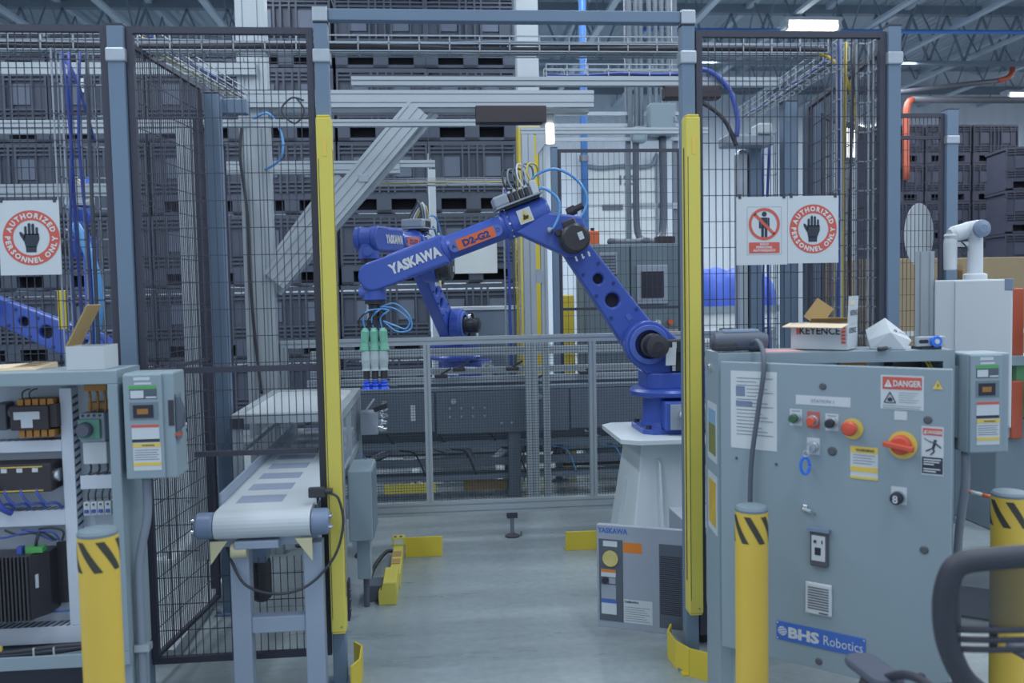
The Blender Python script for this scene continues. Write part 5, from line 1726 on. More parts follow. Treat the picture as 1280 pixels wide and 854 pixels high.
duct(-1.378, -1.335, 0.43, 1.318, 'right')
duct(-2.2, -1.378, 1.085, 1.128, 'up')
duct(-2.2, -1.378, 0.81, 0.868, 'up')
duct(-2.2, -1.30, 0.365, 0.43, 'up')
duct(-1.318, -1.20, 0.94, 0.992, 'up')
MB('print_blue').tube([(-1.9, 3.352, 0.475), (-1.37, 3.352, 0.485), (-1.365, 3.352, 0.44)], 0.0035, 6).build('blue_wire', t)
# transformer
tr = MB('brown_black').box(-1.535, -1.40, 3.30, 3.40, 1.172, 1.262).build('transformer', t, 0.005)
MB('brown_black').box(-1.40, -1.375, 3.31, 3.40, 1.18, 1.265).build('core', tr)
MB('lam_white').box(-1.52, -1.43, 3.298, 3.30, 1.212, 1.24).build('label', tr)
MB('lam_white').box(-1.495, -1.455, 3.297, 3.30, 1.182, 1.215).build('label', tr)
for zz, dz in ((1.262, 0.022), (1.146, 0.026)):
    for k in range(5):
        MB('copper').box(-1.51 + k * 0.026, -1.49 + k * 0.026, 3.31, 3.38, zz, zz + dz).build('terminal', tr)
for x in (-1.50, -1.475):
    MB('motor_black').tube([(x, 3.33, 1.284), (x, 3.33, 1.305), (x + 0.008, 3.34, 1.315), (x + 0.02, 3.35, 1.318)], 0.0025, 6, 4).build('wire', tr)
MB('pipe_dark').box(-1.60, -1.56, 3.33, 3.4, 1.17, 1.27).build('contactor', t, 0.006)
MB('pipe_dark').cyl((-1.55, 3.34, 1.235), (-1.535, 3.34, 1.235), 0.02, n=12).build('knob', t)
# relay block and blue wiring
rb = MB('brown_black').box(-1.75, -1.40, 3.30, 3.40, 0.945, 1.05).build('terminal_block', t, 0.006)
for k in range(6):
    MB('lam_white').box(-1.735 + 0.054 * k, -1.715 + 0.054 * k, 3.297, 3.30, 1.02, 1.035).build('tag', rb)
for z in (1.037, 0.95):
    MB('yellow_label').box(-1.75, -1.43, 3.2985, 3.30, z, z + 0.004).build('stripe', rb)
MB('chrome').cyl((-1.40, 3.34, 1.0), (-1.385, 3.34, 1.0), 0.025, n=14).build('end_clamp', rb)
for k in range(6):
    x = -1.73 + 0.055 * k
    MB('cable_blue').tube([(x, 3.31, 0.965), (x + 0.006, 3.295, 0.94), (x + 0.03, 3.30, 0.905), (x + 0.06, 3.32, 0.90), (x + 0.07, 3.34, 0.875)], 0.005, 6, 5).build('blue_wire', t)
MB('cable_blue').tube([(-1.62, 3.31, 1.0), (-1.595, 3.28, 0.96), (-1.57, 3.28, 0.90), (-1.55, 3.31, 0.87)], 0.011, 8, 6).build('blue_bundle', t)
for k in range(4):
    MB('cable_black' if k % 2 else 'cable_blue').tube([(-1.65 + 0.06 * k, 3.34, 0.80), (-1.60 + 0.06 * k, 3.33, 0.775 + 0.01 * k), (-1.50 + 0.04 * k, 3.33, 0.79), (-1.42 + 0.01 * k, 3.34, 0.755)], 0.004, 6, 5).build('wire', t)
# finned black drive
dr = MB('motor_black').box(-1.85, -1.47, 3.26, 3.36, 0.485, 0.725).build('finned_drive', t, 0.004)
m = MB('motor_black')
for k in range(28):
    m.box(-1.845 + k * 0.0134, -1.839 + k * 0.0134, 3.247, 3.262, 0.487, 0.722)
m.build('fins', dr)['kind'] = 'stuff'
MB('motor_black').prism([(-1.47, 3.26), (-1.43, 3.32), (-1.43, 3.40), (-1.47, 3.40)], (0, 0, 0.49), X_, Y_, 0.23).build('side_cheek', dr)
MB('motor_black').box(-1.43, -1.365, 3.385, 3.40, 0.505, 0.735).build('flange', dr)
MB('lam_white').bar((-1.458, 3.277, 0.60), (-1.458, 3.277, 0.65), 0.012, 0.001, up=(0.83, -0.55, 0)).build('label', dr)
for z in (0.53, 0.62, 0.715):
    MB('chrome').cyl((-1.385, 3.385, z), (-1.385, 3.38, z), 0.006, n=8).build('screw', dr)
MB('green_label').box(-1.50, -1.44, 3.29, 3.33, 0.725, 0.745).build('green_plug', dr)
MB('cable_blue').box(-1.525, -1.508, 3.28, 3.31, 0.725, 0.75).build('blue_plug', dr)
MB('cable_black').tube([(-1.47, 3.31, 0.745), (-1.462, 3.30, 0.77), (-1.455, 3.31, 0.80)], 0.006, 6, 4).build('lead', dr)
MB('motor_black').prism([(-0.03, 0), (0.03, 0), (0.012, -0.03), (-0.012, -0.03)], (-1.58, 3.33, 0.487), X_, Z_, -0.02).build('bottom_plug', dr)
# right-hand column: busbar, switch, contactor, breakers
bb = MB('copper').box(-1.285, -1.205, 3.33, 3.36, 1.305, 1.328).build('busbar', t)
for k in range(3):
    MB('copper').tube([(-1.27 + k * 0.027, 3.345, 1.305), (-1.268 + k * 0.027, 3.345, 1.255), (-1.272 + k * 0.027, 3.345, 1.225)], 0.0045, 6, 4).build('wire', bb)
MB('tan_block').box(-1.285, -1.21, 3.36, 3.40, 1.235, 1.26).build('insulator', t)
sw = MB('grey_plastic').box(-1.30, -1.213, 3.32, 3.40, 1.12, 1.225).build('switch_body', t, 0.004)
MB('green_switch').box(-1.302, -1.225, 3.305, 3.32, 1.132, 1.205).build('green_plate', sw, 0.003)
MB('cable_dark_grey').lathe([(0.028, 0), (0.028, 0.02), (0.022, 0.03)], (-1.275, 3.305, 1.168), -Y_, 18).build('knob', sw)
for k in range(4):
    MB('motor_black').cyl((-1.288 + k * 0.02, 3.32, 1.217), (-1.288 + k * 0.02, 3.316, 1.217), 0.005, n=8).build('screw', sw)
ct = MB('lam_white').box(-1.298, -1.213, 3.33, 3.40, 1.035, 1.118).build('contactor', t, 0.004)
for k in range(3):
    MB('motor_black').tube([(-1.28 + 0.03 * k, 3.35, 1.035), (-1.275 + 0.03 * k, 3.34, 1.015), (-1.285 + 0.03 * k, 3.345, 0.995)], 0.004, 6, 4).build('wire', ct)
for k in range(4):
    b = MB('lam_white').box(-1.305 + 0.025 * k, -1.282 + 0.025 * k, 3.33, 3.40, 0.845, 0.895).build('breaker', t, 0.002)
    MB('cable_blue').box(-1.300 + 0.025 * k, -1.287 + 0.025 * k, 3.323, 3.33, 0.855, 0.867).build('toggle', b)
    MB('motor_black').cyl((-1.2935 + 0.025 * k, 3.33, 0.886), (-1.2935 + 0.025 * k, 3.327, 0.886), 0.004, n=8).build('screw', b)
    MB('motor_black').tube([(-1.293 + 0.025 * k, 3.35, 0.895), (-1.29 + 0.025 * k, 3.34, 0.92), (-1.288 + 0.025 * k, 3.35, 0.94)], 0.003, 6, 3).build('wire', b)
for k, (z, mt) in enumerate(((0.415, 'cable_black'), (0.395, 'cable_dark_grey'), (0.405, 'cable_black'))):
    MB(mt).tube([(-1.75, 3.27 + 0.01 * k, 0.355), (-1.55, 3.26, 0.36 + 0.006 * k), (-1.38, 3.255, 0.372 + 0.008 * k), (-1.22, 3.27, 0.385)], 0.011, 8, 5).build('cable', t)
for x in (-1.47, -1.40):
    MB('lam_white').box(x, x + 0.006, 3.24, 3.26, 0.35, 0.39).build('cable_tie', t)
MB('yellow_label').box(-1.62, -1.585, 3.26, 3.27, 0.345, 0.395).build('yellow_tag', t)

# things on the left cabinet
t = thing('open_carton', 'small white carton with raised cardboard lid on the open cabinet', 'box', (-1.25, 3.3, 1.39))
m = MB('carton_white')
m.box(-1.305, -1.175, 3.24, 3.244, 1.391, 1.475).box(-1.305, -1.175, 3.376, 3.38, 1.391, 1.475)
m.box(-1.305, -1.301, 3.244, 3.376, 1.391, 1.475).box(-1.179, -1.175, 3.244, 3.376, 1.391, 1.475).box(-1.301, -1.179, 3.244, 3.376, 1.391, 1.394)
m.build('carton_body', t)
MB('cardboard').add([(-1.302, 3.244, 1.475), (-1.302, 3.376, 1.475), (-1.225, 3.376, 1.62), (-1.225, 3.244, 1.62), (-1.3055, 3.244, 1.477), (-1.3055, 3.376, 1.477), (-1.2285, 3.376, 1.622), (-1.2285, 3.244, 1.622)],
                    [(0, 1, 2, 3), (7, 6, 5, 4), (0, 3, 7, 4), (1, 5, 6, 2), (3, 2, 6, 7), (0, 4, 5, 1)]).build('lid', t)
t = thing('envelope', 'cream padded envelope lying on top of the open cabinet', 'envelope', (-1.55, 3.32, 1.39))
m = MB('manila')
m.add([(-1.75, 3.23, 1.391), (-1.44, 3.30, 1.391), (-1.40, 3.40, 1.391), (-1.72, 3.40, 1.391), (-1.75, 3.23, 1.397), (-1.46, 3.30, 1.402), (-1.40, 3.40, 1.412), (-1.72, 3.40, 1.404)],
      [(3, 2, 1, 0), (4, 5, 6, 7), (0, 1, 5, 4), (1, 2, 6, 5), (2, 3, 7, 6), (3, 0, 4, 7)])
m.build('envelope_body', t)
MB('manila').add([(-1.52, 3.29, 1.4025), (-1.40, 3.40, 1.413), (-1.44, 3.31, 1.420)], [(0, 1, 2)]).build('flap', t)

# ================================================================ right control cabinet with its door ajar
t = thing('control_cabinet', 'large blue-grey control cabinet with its door ajar and push buttons', 'cabinet', (1.02, 3.10, 0), -6, local=True)
RW, RD, RZ0, RZ1 = 0.85, 0.24, 0.40, 1.40
MB('cabinet').box(0, RW, RD - 0.01, RD, RZ0, RZ1).build('back_wall', t)
lw = MB('cabinet').box(0, 0.012, 0, RD - 0.01, RZ0, RZ1).build('side_wall', t)
MB('cabinet').box(RW - 0.012, RW, 0, RD - 0.01, RZ0, RZ1).build('side_wall', t)
MB('cabinet').box(0.012, RW - 0.012, 0, RD - 0.01, RZ1 - 0.012, RZ1).build('top_wall', t)
MB('cabinet').box(0.012, RW - 0.012, 0, RD - 0.01, RZ0, RZ0 + 0.012).build('bottom_wall', t)
for a in ((0.012, RW - 0.012, RZ1 - 0.04, RZ1 - 0.012), (0.012, RW - 0.012, RZ0 + 0.012, RZ0 + 0.04)):
    MB('cabinet').box(a[0], a[1], 0, 0.006, a[2], a[3]).build('front_lip', t)
for x in (0.012, RW - 0.042):
    MB('cabinet').box(x, x + 0.03, 0, 0.006, RZ0 + 0.04, RZ1 - 0.04).build('front_lip', t)
MB('cabinet_in').box(0.05, RW - 0.05, RD - 0.03, RD - 0.015, RZ0 + 0.05, RZ1 - 0.05).build('mounting_plate', t)
MB('copper').box(0.50, 0.60, 0.17, 0.20, 1.33, 1.35).build('busbar', t)
MB('brown_black').box(0.68, 0.79, 0.13, 0.21, 1.2, 1.35).build('power_supply', t)
for k in range(3):
    MB('motor_black').tube([(0.52 + 0.03 * k, 0.18, 1.33), (0.515 + 0.03 * k, 0.17, 1.28), (0.52 + 0.03 * k, 0.17, 1.2)], 0.004, 6, 3).build('wire', t)
for k in range(2):
    MB('cable_yellow').tube([(0.77 + 0.012 * k, 0.06, 1.355), (0.785 + 0.01 * k, 0.05, 1.32), (0.795 + 0.008 * k, 0.05, 1.25)], 0.004, 6, 4).build('earth_wire', t)
for x in (0.0, RW - 0.05):
    MB('cabinet').box(x, x + 0.05, 0.005, RD - 0.005, 0, RZ0).build('leg', t, 0.004)
MB('chrome').lathe([(0.018, 0), (0.018, 0.006), (0.01, 0.012)], (0, 0.13, 1.34), -X_, 16).build('latch', lw)
# two photo prints on the left side
for z, m1 in ((1.10, 'field_photo'), (0.83, 'tan_photo')):
    p = MB('lam_white').box(-0.0015, 0, 0.03, 0.19, z - 0.11, z + 0.11).build('photo_print', lw)
    if m1 == 'field_photo':
        MB('sky_photo').box(-0.0025, -0.0015, 0.05, 0.17, z + 0.03, z + 0.085).build('picture_top', p)
        MB(m1).box(-0.0025, -0.0015, 0.05, 0.17, z - 0.085, z + 0.03).build('picture', p)
    else:
        MB(m1).box(-0.0025, -0.0015, 0.05, 0.17, z - 0.085, z + 0.085).build('picture', p)
# door: own frame, hinged at the left front corner
DM = Matrix.Translation((0.004, -0.022, 0)) @ Matrix.Rotation(math.radians(-36), 4, 'Z')


def D(mat):
    return MB(mat).at(DM)


door = D('cabinet').box(0, 0.757, -0.006, 0.016, 0.33, 1.375).build('door', t, 0.003)


def dl(mat, s0, s1, z0, z1, nm='label', e=0.0, parent=None):
    m_ = D(mat).box(s0, s1, -0.0072 - e, -0.0062 - e, z0, z1)
    return m_.build(nm, parent or door)


dU = V((1, 0, 0))
e0 = -0.0085


def dtext(mat, s, x, z, size, nm='lettering', bold=0.0, sx=1.0, align='CENTER', e=0.0):
    return D(mat).text(s, (x, e0 - e, z), X_, Z_, size, align, bold, 1.0, sx).build(nm, door)


dl('paper', 0.04, 0.208, 1.068, 1.344, 'paper_sheet')
m = D('print_grey')
for k in range(17):
    a = 0.062 if k not in (3, 4, 5, 7, 8) else 0.10
    m.rect((0, e0, 0), X_, Z_, a, 0.195 - 0.02 * ((k * 7) % 4), 1.318 - k * 0.0125, 1.3205 - k * 0.0125)
m.build('print_lines', door)['kind'] = 'stuff'
m = D('conv_blue')
m.rect((0, e0, 0), X_, Z_, 0.06, 0.093, 1.255, 1.29)
m.build('print_block', door)
D('conv_blue').rect((0, e0, 0), X_, Z_, 0.06, 0.12, 1.218, 1.238).build('print_block', door)
for s, z, r in ((0.365, 1.303, 0.012), (0.396, 1.087, 0.0155), (0.69, 1.214, 0.013), (0.352, 0.358, 0.012), (0.682, 0.799, 0.013), (0.677, 0.388, 0.013), (0.06, 1.031, 0.005), (0.205, 1.024, 0.005)):
    D('pipe_dark').lathe([(r, 0), (r, 0.002), (r * 0.7, 0.005)], (s, -0.006, z), -Y_, 18).build('hole_plug', door)
dl('lam_white', 0.274, 0.455, 1.238, 1.27, 'name_strip')
dtext('print_grey', 'STATION 1', 0.365, 1.247, 0.016)


def pilot(s, z, plate, cap, label_h=0.055, w=0.042):
    p = dl(plate, s - w / 2, s + w / 2, z - 0.027, z + 0.03, 'legend_plate')
    D('galv').lathe([(0.019, 0), (0.019, 0.010), (0.0165, 0.014)], (s, -0.0075, z), -Y_, 20).build('bezel', p)
    D(cap).lathe([(0.0145, 0), (0.0145, 0.022), (0.012, 0.025)], (s, -0.020, z), -Y_, 20).build('push_button', p)
    D('print_grey').rect((0, -0.0078, 0), X_, Z_, s - 0.014, s + 0.014, z + 0.0215, z + 0.0245).build('print_line', p)


pilot(0.274, 1.191, 'lam_white', 'green_cap')
pilot(0.334, 1.186, 'print_red', 'red_cap')
pilot(0.395, 1.183, 'lam_white', 'hole_dark')
es = D('yellow_label').lathe([(0.034, 0), (0.034, 0.004)], (0.462, -0.006, 1.168), -Y_, 28).build('emergency_stop_ring', door)
D('galv').lathe([(0.017, 0), (0.017, 0.025)], (0.462, -0.010, 1.172), -Y_, 20).build('collar', es)
D('red_cap').lathe([(0.014, 0), (0.024, 0.006), (0.025, 0.018), (0.019, 0.026), (0.004, 0.029)], (0.462, -0.032, 1.174), -Y_, 24).build('emergency_button', es)
ks = dl('lam_white', 0.312, 0.355, 1.07, 1.127, 'legend_plate')
D('galv').lathe([(0.019, 0), (0.019, 0.01), (0.015, 0.014), (0.015, 0.026)], (0.333, -0.0075, 1.097), -Y_, 20).build('key_switch', ks)
D('chrome').box(0.331, 0.335, -0.058, -0.034, 1.088, 1.106).build('key', ks)
D('chrome').tube([(0.333 + 0.010 * math.cos(a) - 0.008, -0.056, 1.08 + 0.010 * math.sin(a)) for a in [2 * math.pi * k / 14 for k in range(15)]], 0.0012, 6).build('key_ring', ks)
D('ring_blue').tube([(0.320 + 0.013 * math.cos(a), -0.05 + 0.006 * math.cos(a), 1.038 + 0.028 * math.sin(a)) for a in [2 * math.pi * k / 24 for k in range(25)]], 0.005, 8).build('key_fob', ks)
yl = dl('lam_white', 0.455, 0.542, 1.004, 1.111, 'warning_label')
for z0, z1 in ((1.09, 1.111), (1.028, 1.045), (1.004, 1.012)):
    dl('yellow_label', 0.455, 0.542, z0, z1, 'label_band', 0.001, yl)
D('print_dark').text('WARNING', (0.502, -0.0095, 1.0955), X_, Z_, 0.012, bold=0.0003).build('lettering', yl)
m = D('print_grey')
for k in range(4):
    m.rect((0, e0, 0), X_, Z_, 0.463, 0.533 - 0.01 * (k % 2), 1.082 - k * 0.009, 1.084 - k * 0.009)
m.build('print_lines', yl)['kind'] = 'stuff'
# danger sign
dg = dl('lam_white', 0.549, 0.678, 1.241, 1.35, 'danger_sign')
dl('print_red', 0.555, 0.672, 1.305, 1.345, 'red_band', 0.001, dg)
D('print_white').text('DANGER', (0.6285, -0.0098, 1.3155), X_, Z_, 0.027, bold=0.0008, sx=0.76).flat([(0.560, 1.312), (0.585, 1.312), (0.5725, 1.337)], (0, -0.0098, 0), X_, Z_).build('lettering', dg)
D('print_red').rect((0, -0.0105, 0), X_, Z_, 0.5715, 0.5735, 1.318, 1.329).build('exclamation', dg)
m = D('print_dark')
for a, b in (((0.560, 1.262), (0.595, 1.262)), ((0.595, 1.262), (0.5775, 1.296)), ((0.5775, 1.296), (0.560, 1.262))):
    m.bar((a[0], e0, a[1]), (b[0], e0, b[1]), 0.0025, 0.0025)
m.flat([(0.572, 1.266), (0.584, 1.266), (0.586, 1.274), (0.578, 1.280), (0.570, 1.274)], (0, e0, 0), X_, Z_)
m.rect((0, e0, 0), X_, Z_, 0.555, 0.672, 1.2515, 1.2525)
m.build('warning_triangle', dg)
m = D('print_grey')
for k in range(5):
    m.rect((0, e0, 0), X_, Z_, 0.604, 0.664 - 0.008 * (k % 3), 1.294 - k * 0.0075, 1.2955 - k * 0.0075)
m.rect((0, e0, 0), X_, Z_, 0.557, 0.668, 1.2445, 1.2465)
m.build('print_lines', dg)['kind'] = 'stuff'
dl('lam_white', 0.591, 0.629, 1.208, 1.236, 'small_label')
D('yellow_label').flat([(0.703, 1.312), (0.733, 1.312), (0.718, 1.34)], (0, e0, 0), X_, Z_).build('voltage_sticker', door)
D('print_dark').flat([(0.719, 1.333), (0.715, 1.323), (0.719, 1.323), (0.716, 1.315), (0.722, 1.325), (0.718, 1.325)], (0, e0 - 0.0006, 0), X_, Z_).build('bolt_symbol', door)
# rotary main switch
rs = D('yellow_label').lathe([(0.044, 0), (0.044, 0.005)], (0.617, -0.006, 1.128), -Y_, 32).build('rotary_plate', door)
D('red_cap').lathe([(0.032, 0), (0.030, 0.018), (0.024, 0.022)], (0.613, -0.011, 1.129), -Y_, 28).build('rotary_base', rs)
D('red_cap').bar((0.566, -0.042, 1.134), (0.658, -0.042, 1.121), 0.020, 0.017).build('rotary_handle', rs, 0.004)
# electric shock sign
d2 = dl('lam_white', 0.672, 0.736, 1.04, 1.194, 'shock_sign')
dl('print_red', 0.676, 0.732, 1.166, 1.188, 'red_band', 0.001, d2)
D('print_white').text('DANGER', (0.708, -0.0098, 1.171), X_, Z_, 0.015, bold=0.0004, sx=0.8).flat([(0.678, 1.170), (0.688, 1.170), (0.683, 1.183)], (0, -0.0098, 0), X_, Z_).build('lettering', d2)
m = D('print_dark')
dl('print_dark', 0.674, 0.734, 1.045, 1.097, 'black_band', 0.001, d2)
m.flat(circle(0.712, 1.149, 0.005, 10), (0, e0, 0), X_, Z_)
for a, b, w in (((0.711, 1.143), (0.706, 1.126), 0.008), ((0.711, 1.142), (0.694, 1.147), 0.003), ((0.694, 1.147), (0.680, 1.156), 0.002), ((0.712, 1.142), (0.729, 1.128), 0.004), ((0.706, 1.126), (0.709, 1.115), 0.005), ((0.709, 1.115), (0.698, 1.104), 0.004), ((0.705, 1.126), (0.685, 1.115), 0.004)):
    m.bar((a[0], e0, a[1]), (b[0], e0, b[1]), w, 0.0008, up=(0, 1, 0))
m.build('falling_figure', d2)
m = D('print_white')
for k, w in enumerate((0.05, 0.046, 0.03, 0, 0.048, 0.036)):
    if w:
        m.rect((0, -0.0098, 0), X_, Z_, 0.679, 0.679 + w, 1.088 - k * 0.0075, 1.0915 - k * 0.0075)
m.build('print_lines', d2)['kind'] = 'stuff'
# black and white selector, latch, outlet, vent, name plate
sp = dl('lam_white', 0.583, 0.63, 0.935, 0.992, 'legend_plate')
D('galv').lathe([(0.022, 0), (0.022, 0.012)], (0.605, -0.0075, 0.958), -Y_, 22).build('bezel', sp)
sel = D('hole_dark').lathe([(0.02, 0), (0.019, 0.02), (0.014, 0.024)], (0.604, -0.018, 0.958), -Y_, 22).build('selector_knob', sp)
D('chrome').text('8', (0.603, -0.0435, 0.946), X_, Z_, 0.034, bold=0.001).build('connector_rings', sp)
la = D('chrome').box(0.298, 0.315, -0.012, -0.006, 0.872, 0.895).build('handle_plate', door, 0.002)
D('chrome').bar((0.302, -0.025, 0.886), (0.332, -0.022, 0.878), 0.012, 0.012).build('lever', la, 0.003)
D('chrome').cyl((0.306, -0.006, 0.884), (0.306, -0.026, 0.884), 0.008, n=12).build('spindle', la)
D('steel').cyl((0.338, -0.006, 0.868), (0.338, -0.010, 0.868), 0.003, n=8).build('screw', door)
ou = D('pipe_dark').box(0.325, 0.386, -0.022, -0.006, 0.69, 0.818).build('outlet_frame', door, 0.006)
D('lam_white').box(0.333, 0.378, -0.0245, -0.022, 0.712, 0.798).build('outlet_face', ou)
D('hole_dark').box(0.344, 0.364, -0.0258, -0.0245, 0.732, 0.758).box(0.366, 0.370, -0.0258, -0.0245, 0.772, 0.784).build('outlet_socket', ou)
D('motor_black').cyl((0.345, -0.0245, 0.778), (0.345, -0.028, 0.778), 0.005, n=10).build('test_button', ou)
D('cobot_grey').box(0.318, 0.392, -0.03, -0.006, 0.812, 0.822).build('outlet_hood', ou)
ve = D('cobot_white').box(0.308, 0.398, -0.016, -0.006, 0.522, 0.632).build('vent_cover', door, 0.005)
for k in range(9):
    D('cable_dark_grey').box(0.318, 0.388, -0.0175, -0.0155, 0.541 + 0.009 * k, 0.545 + 0.009 * k).build('slat', ve)
D('cable_dark_grey').box(0.355, 0.386, -0.0175, -0.0155, 0.528, 0.533).build('vent_mark', ve)
npz = D('print_blue').box(0.205, 0.506, -0.009, -0.006, 0.405, 0.472)
npz = npz.build('name_plate', door, 0.0015)
D('cobot_white').text('BHS', (0.246, -0.0098, 0.421), X_, Z_, 0.050, 'LEFT', 0.0024, 1.0, 1.22).build('lettering', npz)
D('cobot_white').text('Robotics', (0.366, -0.0098, 0.422), X_, Z_, 0.047, 'LEFT', 0.0, 1.0, 0.79).build('lettering', npz)
lg = D('cobot_white').flat(circle(0.227, 0.439, 0.016, 20), (0, -0.0098, 0), X_, Z_).build('globe_emblem', npz)
m = D('print_blue')
for k in (-1, 0, 1):
    m.bar((0.213, -0.0102, 0.434 + 0.009 * k), (0.241, -0.0102, 0.444 + 0.009 * k), 0.002, 0.0008, up=(0, 1, 0))
m.build('emblem_bands', lg)
for s, z in ((0.21, 0.411), (0.21, 0.466), (0.501, 0.411), (0.501, 0.466)):
    D('chrome').cyl((s, -0.009, z), (s, -0.0105, z), 0.003, n=8).build('rivet', npz)

# ---------------------------------------------------------------- things on the right cabinet
t = thing('handheld_pendant', 'dark grey handheld pendant with hanging cable on the control cabinet', 'pendant', (1.10, 3.2, 1.40))
m = MB('cable_dark_grey')
m.lathe([(0.012, 0), (0.034, 0.012), (0.038, 0.05), (0.036, 0.18), (0.026, 0.21), (0.01, 0.215)], (1.02, 3.19, 1.44), (1, -0.06, 0.0), 22)
m.build('body', t)
MB('rubber').box(1.02, 1.11, 3.145, 3.2, 1.405, 1.445).build('grip', t, 0.012)
MB('cobot_grey').box(1.06, 1.20, 3.165, 3.205, 1.466, 1.484).build('top_shell', t, 0.008)
MB('rubber').box(1.16, 1.22, 3.16, 3.21, 1.402, 1.42).build('foot', t, 0.006)
MB('cable_dark_grey').tube([(1.165, 3.15, 1.43), (1.155, 3.07, 1.445), (1.142, 2.985, 1.415), (1.13, 2.948, 1.34), (1.112, 2.955, 1.2), (1.09, 2.965, 1.0), (1.085, 2.965, 0.7), (1.08, 2.965, 0.45)], 0.0085, 8, 6).build('cable', t)
t = thing('pink_sheet', 'pink paper sheet beside the printed carton on the control cabinet', 'paper', (1.3, 3.16, 1.40))
MB('pink_paper').box(1.20, 1.34, 3.10, 3.22, 1.4005, 1.403).build('sheet', t)
# printed carton, flaps open
t = thing('printed_carton', 'white printed carton with open flaps on the control cabinet', 'box', (1.335, 3.205, 1.4045), -40, local=True)
bw, bd, bh = 0.205, 0.145, 0.095
MB('carton_white').box(0, bw, 0, 0.003, 0, bh).build('front_side', t)
MB('carton_white').box(0, bw, bd - 0.003, bd, 0, bh).build('rear_side', t)
MB('carton_white').box(0, 0.003, 0.003, bd - 0.003, 0, bh).build('left_side', t)
MB('carton_white').box(bw - 0.003, bw, 0.003, bd - 0.003, 0, bh).build('right_side', t)
MB('cardboard').box(0.003, bw - 0.003, 0.003, bd - 0.003, 0, 0.003).build('bottom_side', t)
MB('manila').bar((bw / 2, -0.001, bh), (bw / 2 - 0.012, -0.055, bh - 0.012), bw + 0.03, 0.003).build('front_flap', t)
MB('cardboard').bar((0.035, bd, bh), (0.085, bd + 0.012, bh + 0.072), 0.075, 0.003, up=(0, 1, 0)).build('left_flap', t)
MB('cardboard').bar((bw / 2, bd, bh), (bw / 2 + 0.02, bd - 0.05, bh + 0.018), bw * 0.7, 0.003).build('rear_flap', t)
rf = MB('carton_white').bar((bw, bd / 2, bh), (bw + 0.004, bd / 2, bh + 0.10), bd * 0.9, 0.003, up=(1, 0, 0)).build('right_flap', t)
MB('print_dark').text('KEYENCE', (0.105, -0.0006, 0.056), X_, Z_, 0.037, bold=0.001, sx=0.95).build('lettering', t)
MB('print_red').flat([(0.021, 0.054), (0.029, 0.054), (0.035, 0.070), (0.021, 0.084)], (0, -0.0012, 0), X_, Z_).build('red_corner', t)
m = MB('print_red')
for k in range(5):
    m.rect((0, -0.0006, 0), X_, Z_, 0.183, 0.199, 0.022 + 0.013 * k, 0.032 + 0.013 * k)
m.build('red_marks', t)
MB('print_dark').text('KEYENCE', (bw + 0.0006, bd * 0.5, 0.06), Y_, Z_, 0.026, bold=0.0007, sx=0.9).build('lettering', t)
MB('print_dark').text('KEYENCE', (bw + 0.0055, bd * 0.52, bh + 0.03), Y_, Z_, 0.026, bold=0.0007, sx=0.9).build('lettering', rf)
MB('manila').rect((bw + 0.005, 0, 0), Y_, Z_, 0.02, 0.08, bh + 0.068, bh + 0.085).build('pale_sticker', rf)
# folded white carton
t = thing('folded_carton', 'crumpled white folded carton, between printed carton and blue knob device', 'box', (1.70, 3.12, 1.40))
m = MB('carton_white')
pts = [(1.605, 3.12, 1.402), (1.705, 3.06, 1.402), (1.735, 3.12, 1.402), (1.64, 3.20, 1.402), (1.60, 3.13, 1.435), (1.66, 3.08, 1.465), (1.735, 3.07, 1.432), (1.74, 3.12, 1.455), (1.675, 3.15, 1.515), (1.62, 3.19, 1.47)]
m.add(pts, [(0, 1, 5, 4), (1, 6, 5), (4, 5, 8, 9), (5, 6, 7, 8), (1, 2, 7, 6), (2, 3, 9, 8), (2, 8, 7), (3, 0, 4, 9), (0, 3, 2, 1)])
m.build('carton_body', t)
a, b = V(pts[5]), V(pts[6])
cc = (V(pts[5]) + V(pts[6]) + V(pts[7]) + V(pts[8])) / 4
uu = (V(pts[6]) - V(pts[5])).normalized()
nn = uu.cross(V(pts[8]) - V(pts[5])).normalized()
vv = nn.cross(uu)
m = MB('print_dark')
for k in range(5):
    m.rect(cc + nn * 0.002, uu, vv, 0.002 + 0.007 * k, 0.0065 + 0.007 * k, -0.010, -0.003)
ring(m, cc + nn * 0.002 - uu * 0.012 - vv * 0.007, uu, vv, 0.003, 0.007, 14)
m.build('printed_mark', t)
t = thing('knob_device', 'small silver device with blue round knob beside the crumpled carton', 'device', (1.844, 3.08, 1.40))
MB('motor_black').box(1.759, 1.839, 3.05, 3.12, 1.394, 1.412).build('base', t, 0.003)
MB('galv').box(1.739, 1.849, 3.045, 3.06, 1.412, 1.448).build('face_plate', t, 0.003)
MB('ring_blue').lathe([(0.02, 0), (0.02, 0.014), (0.009, 0.014)], (1.809, 3.045, 1.43), -Y_, 26).build('blue_knob', t)
MB('cobot_white').cyl((1.809, 3.045, 1.43), (1.809, 3.028, 1.43), 0.009, n=18).build('knob_centre', t)
MB('hole_dark').prism(rrect(-0.018, 0.018, -0.007, 0.007, 0.0068), (1.766, 3.0448, 1.43), X_, Z_, 0.001).build('slot', t)
t = thing('cable_plug', 'dark cable plug lying between the printed and the crumpled carton', 'plug', (1.60, 3.04, 1.40))
MB('rubber').tube([(1.585, 3.03, 1.408), (1.605, 3.028, 1.409), (1.62, 3.035, 1.41)], 0.008, 8, 4).build('plug_body', t)
MB('cobot_grey').tube([(1.62, 3.035, 1.41), (1.64, 3.045, 1.412), (1.65, 3.07, 1.41)], 0.005, 8, 4).build('lead', t)

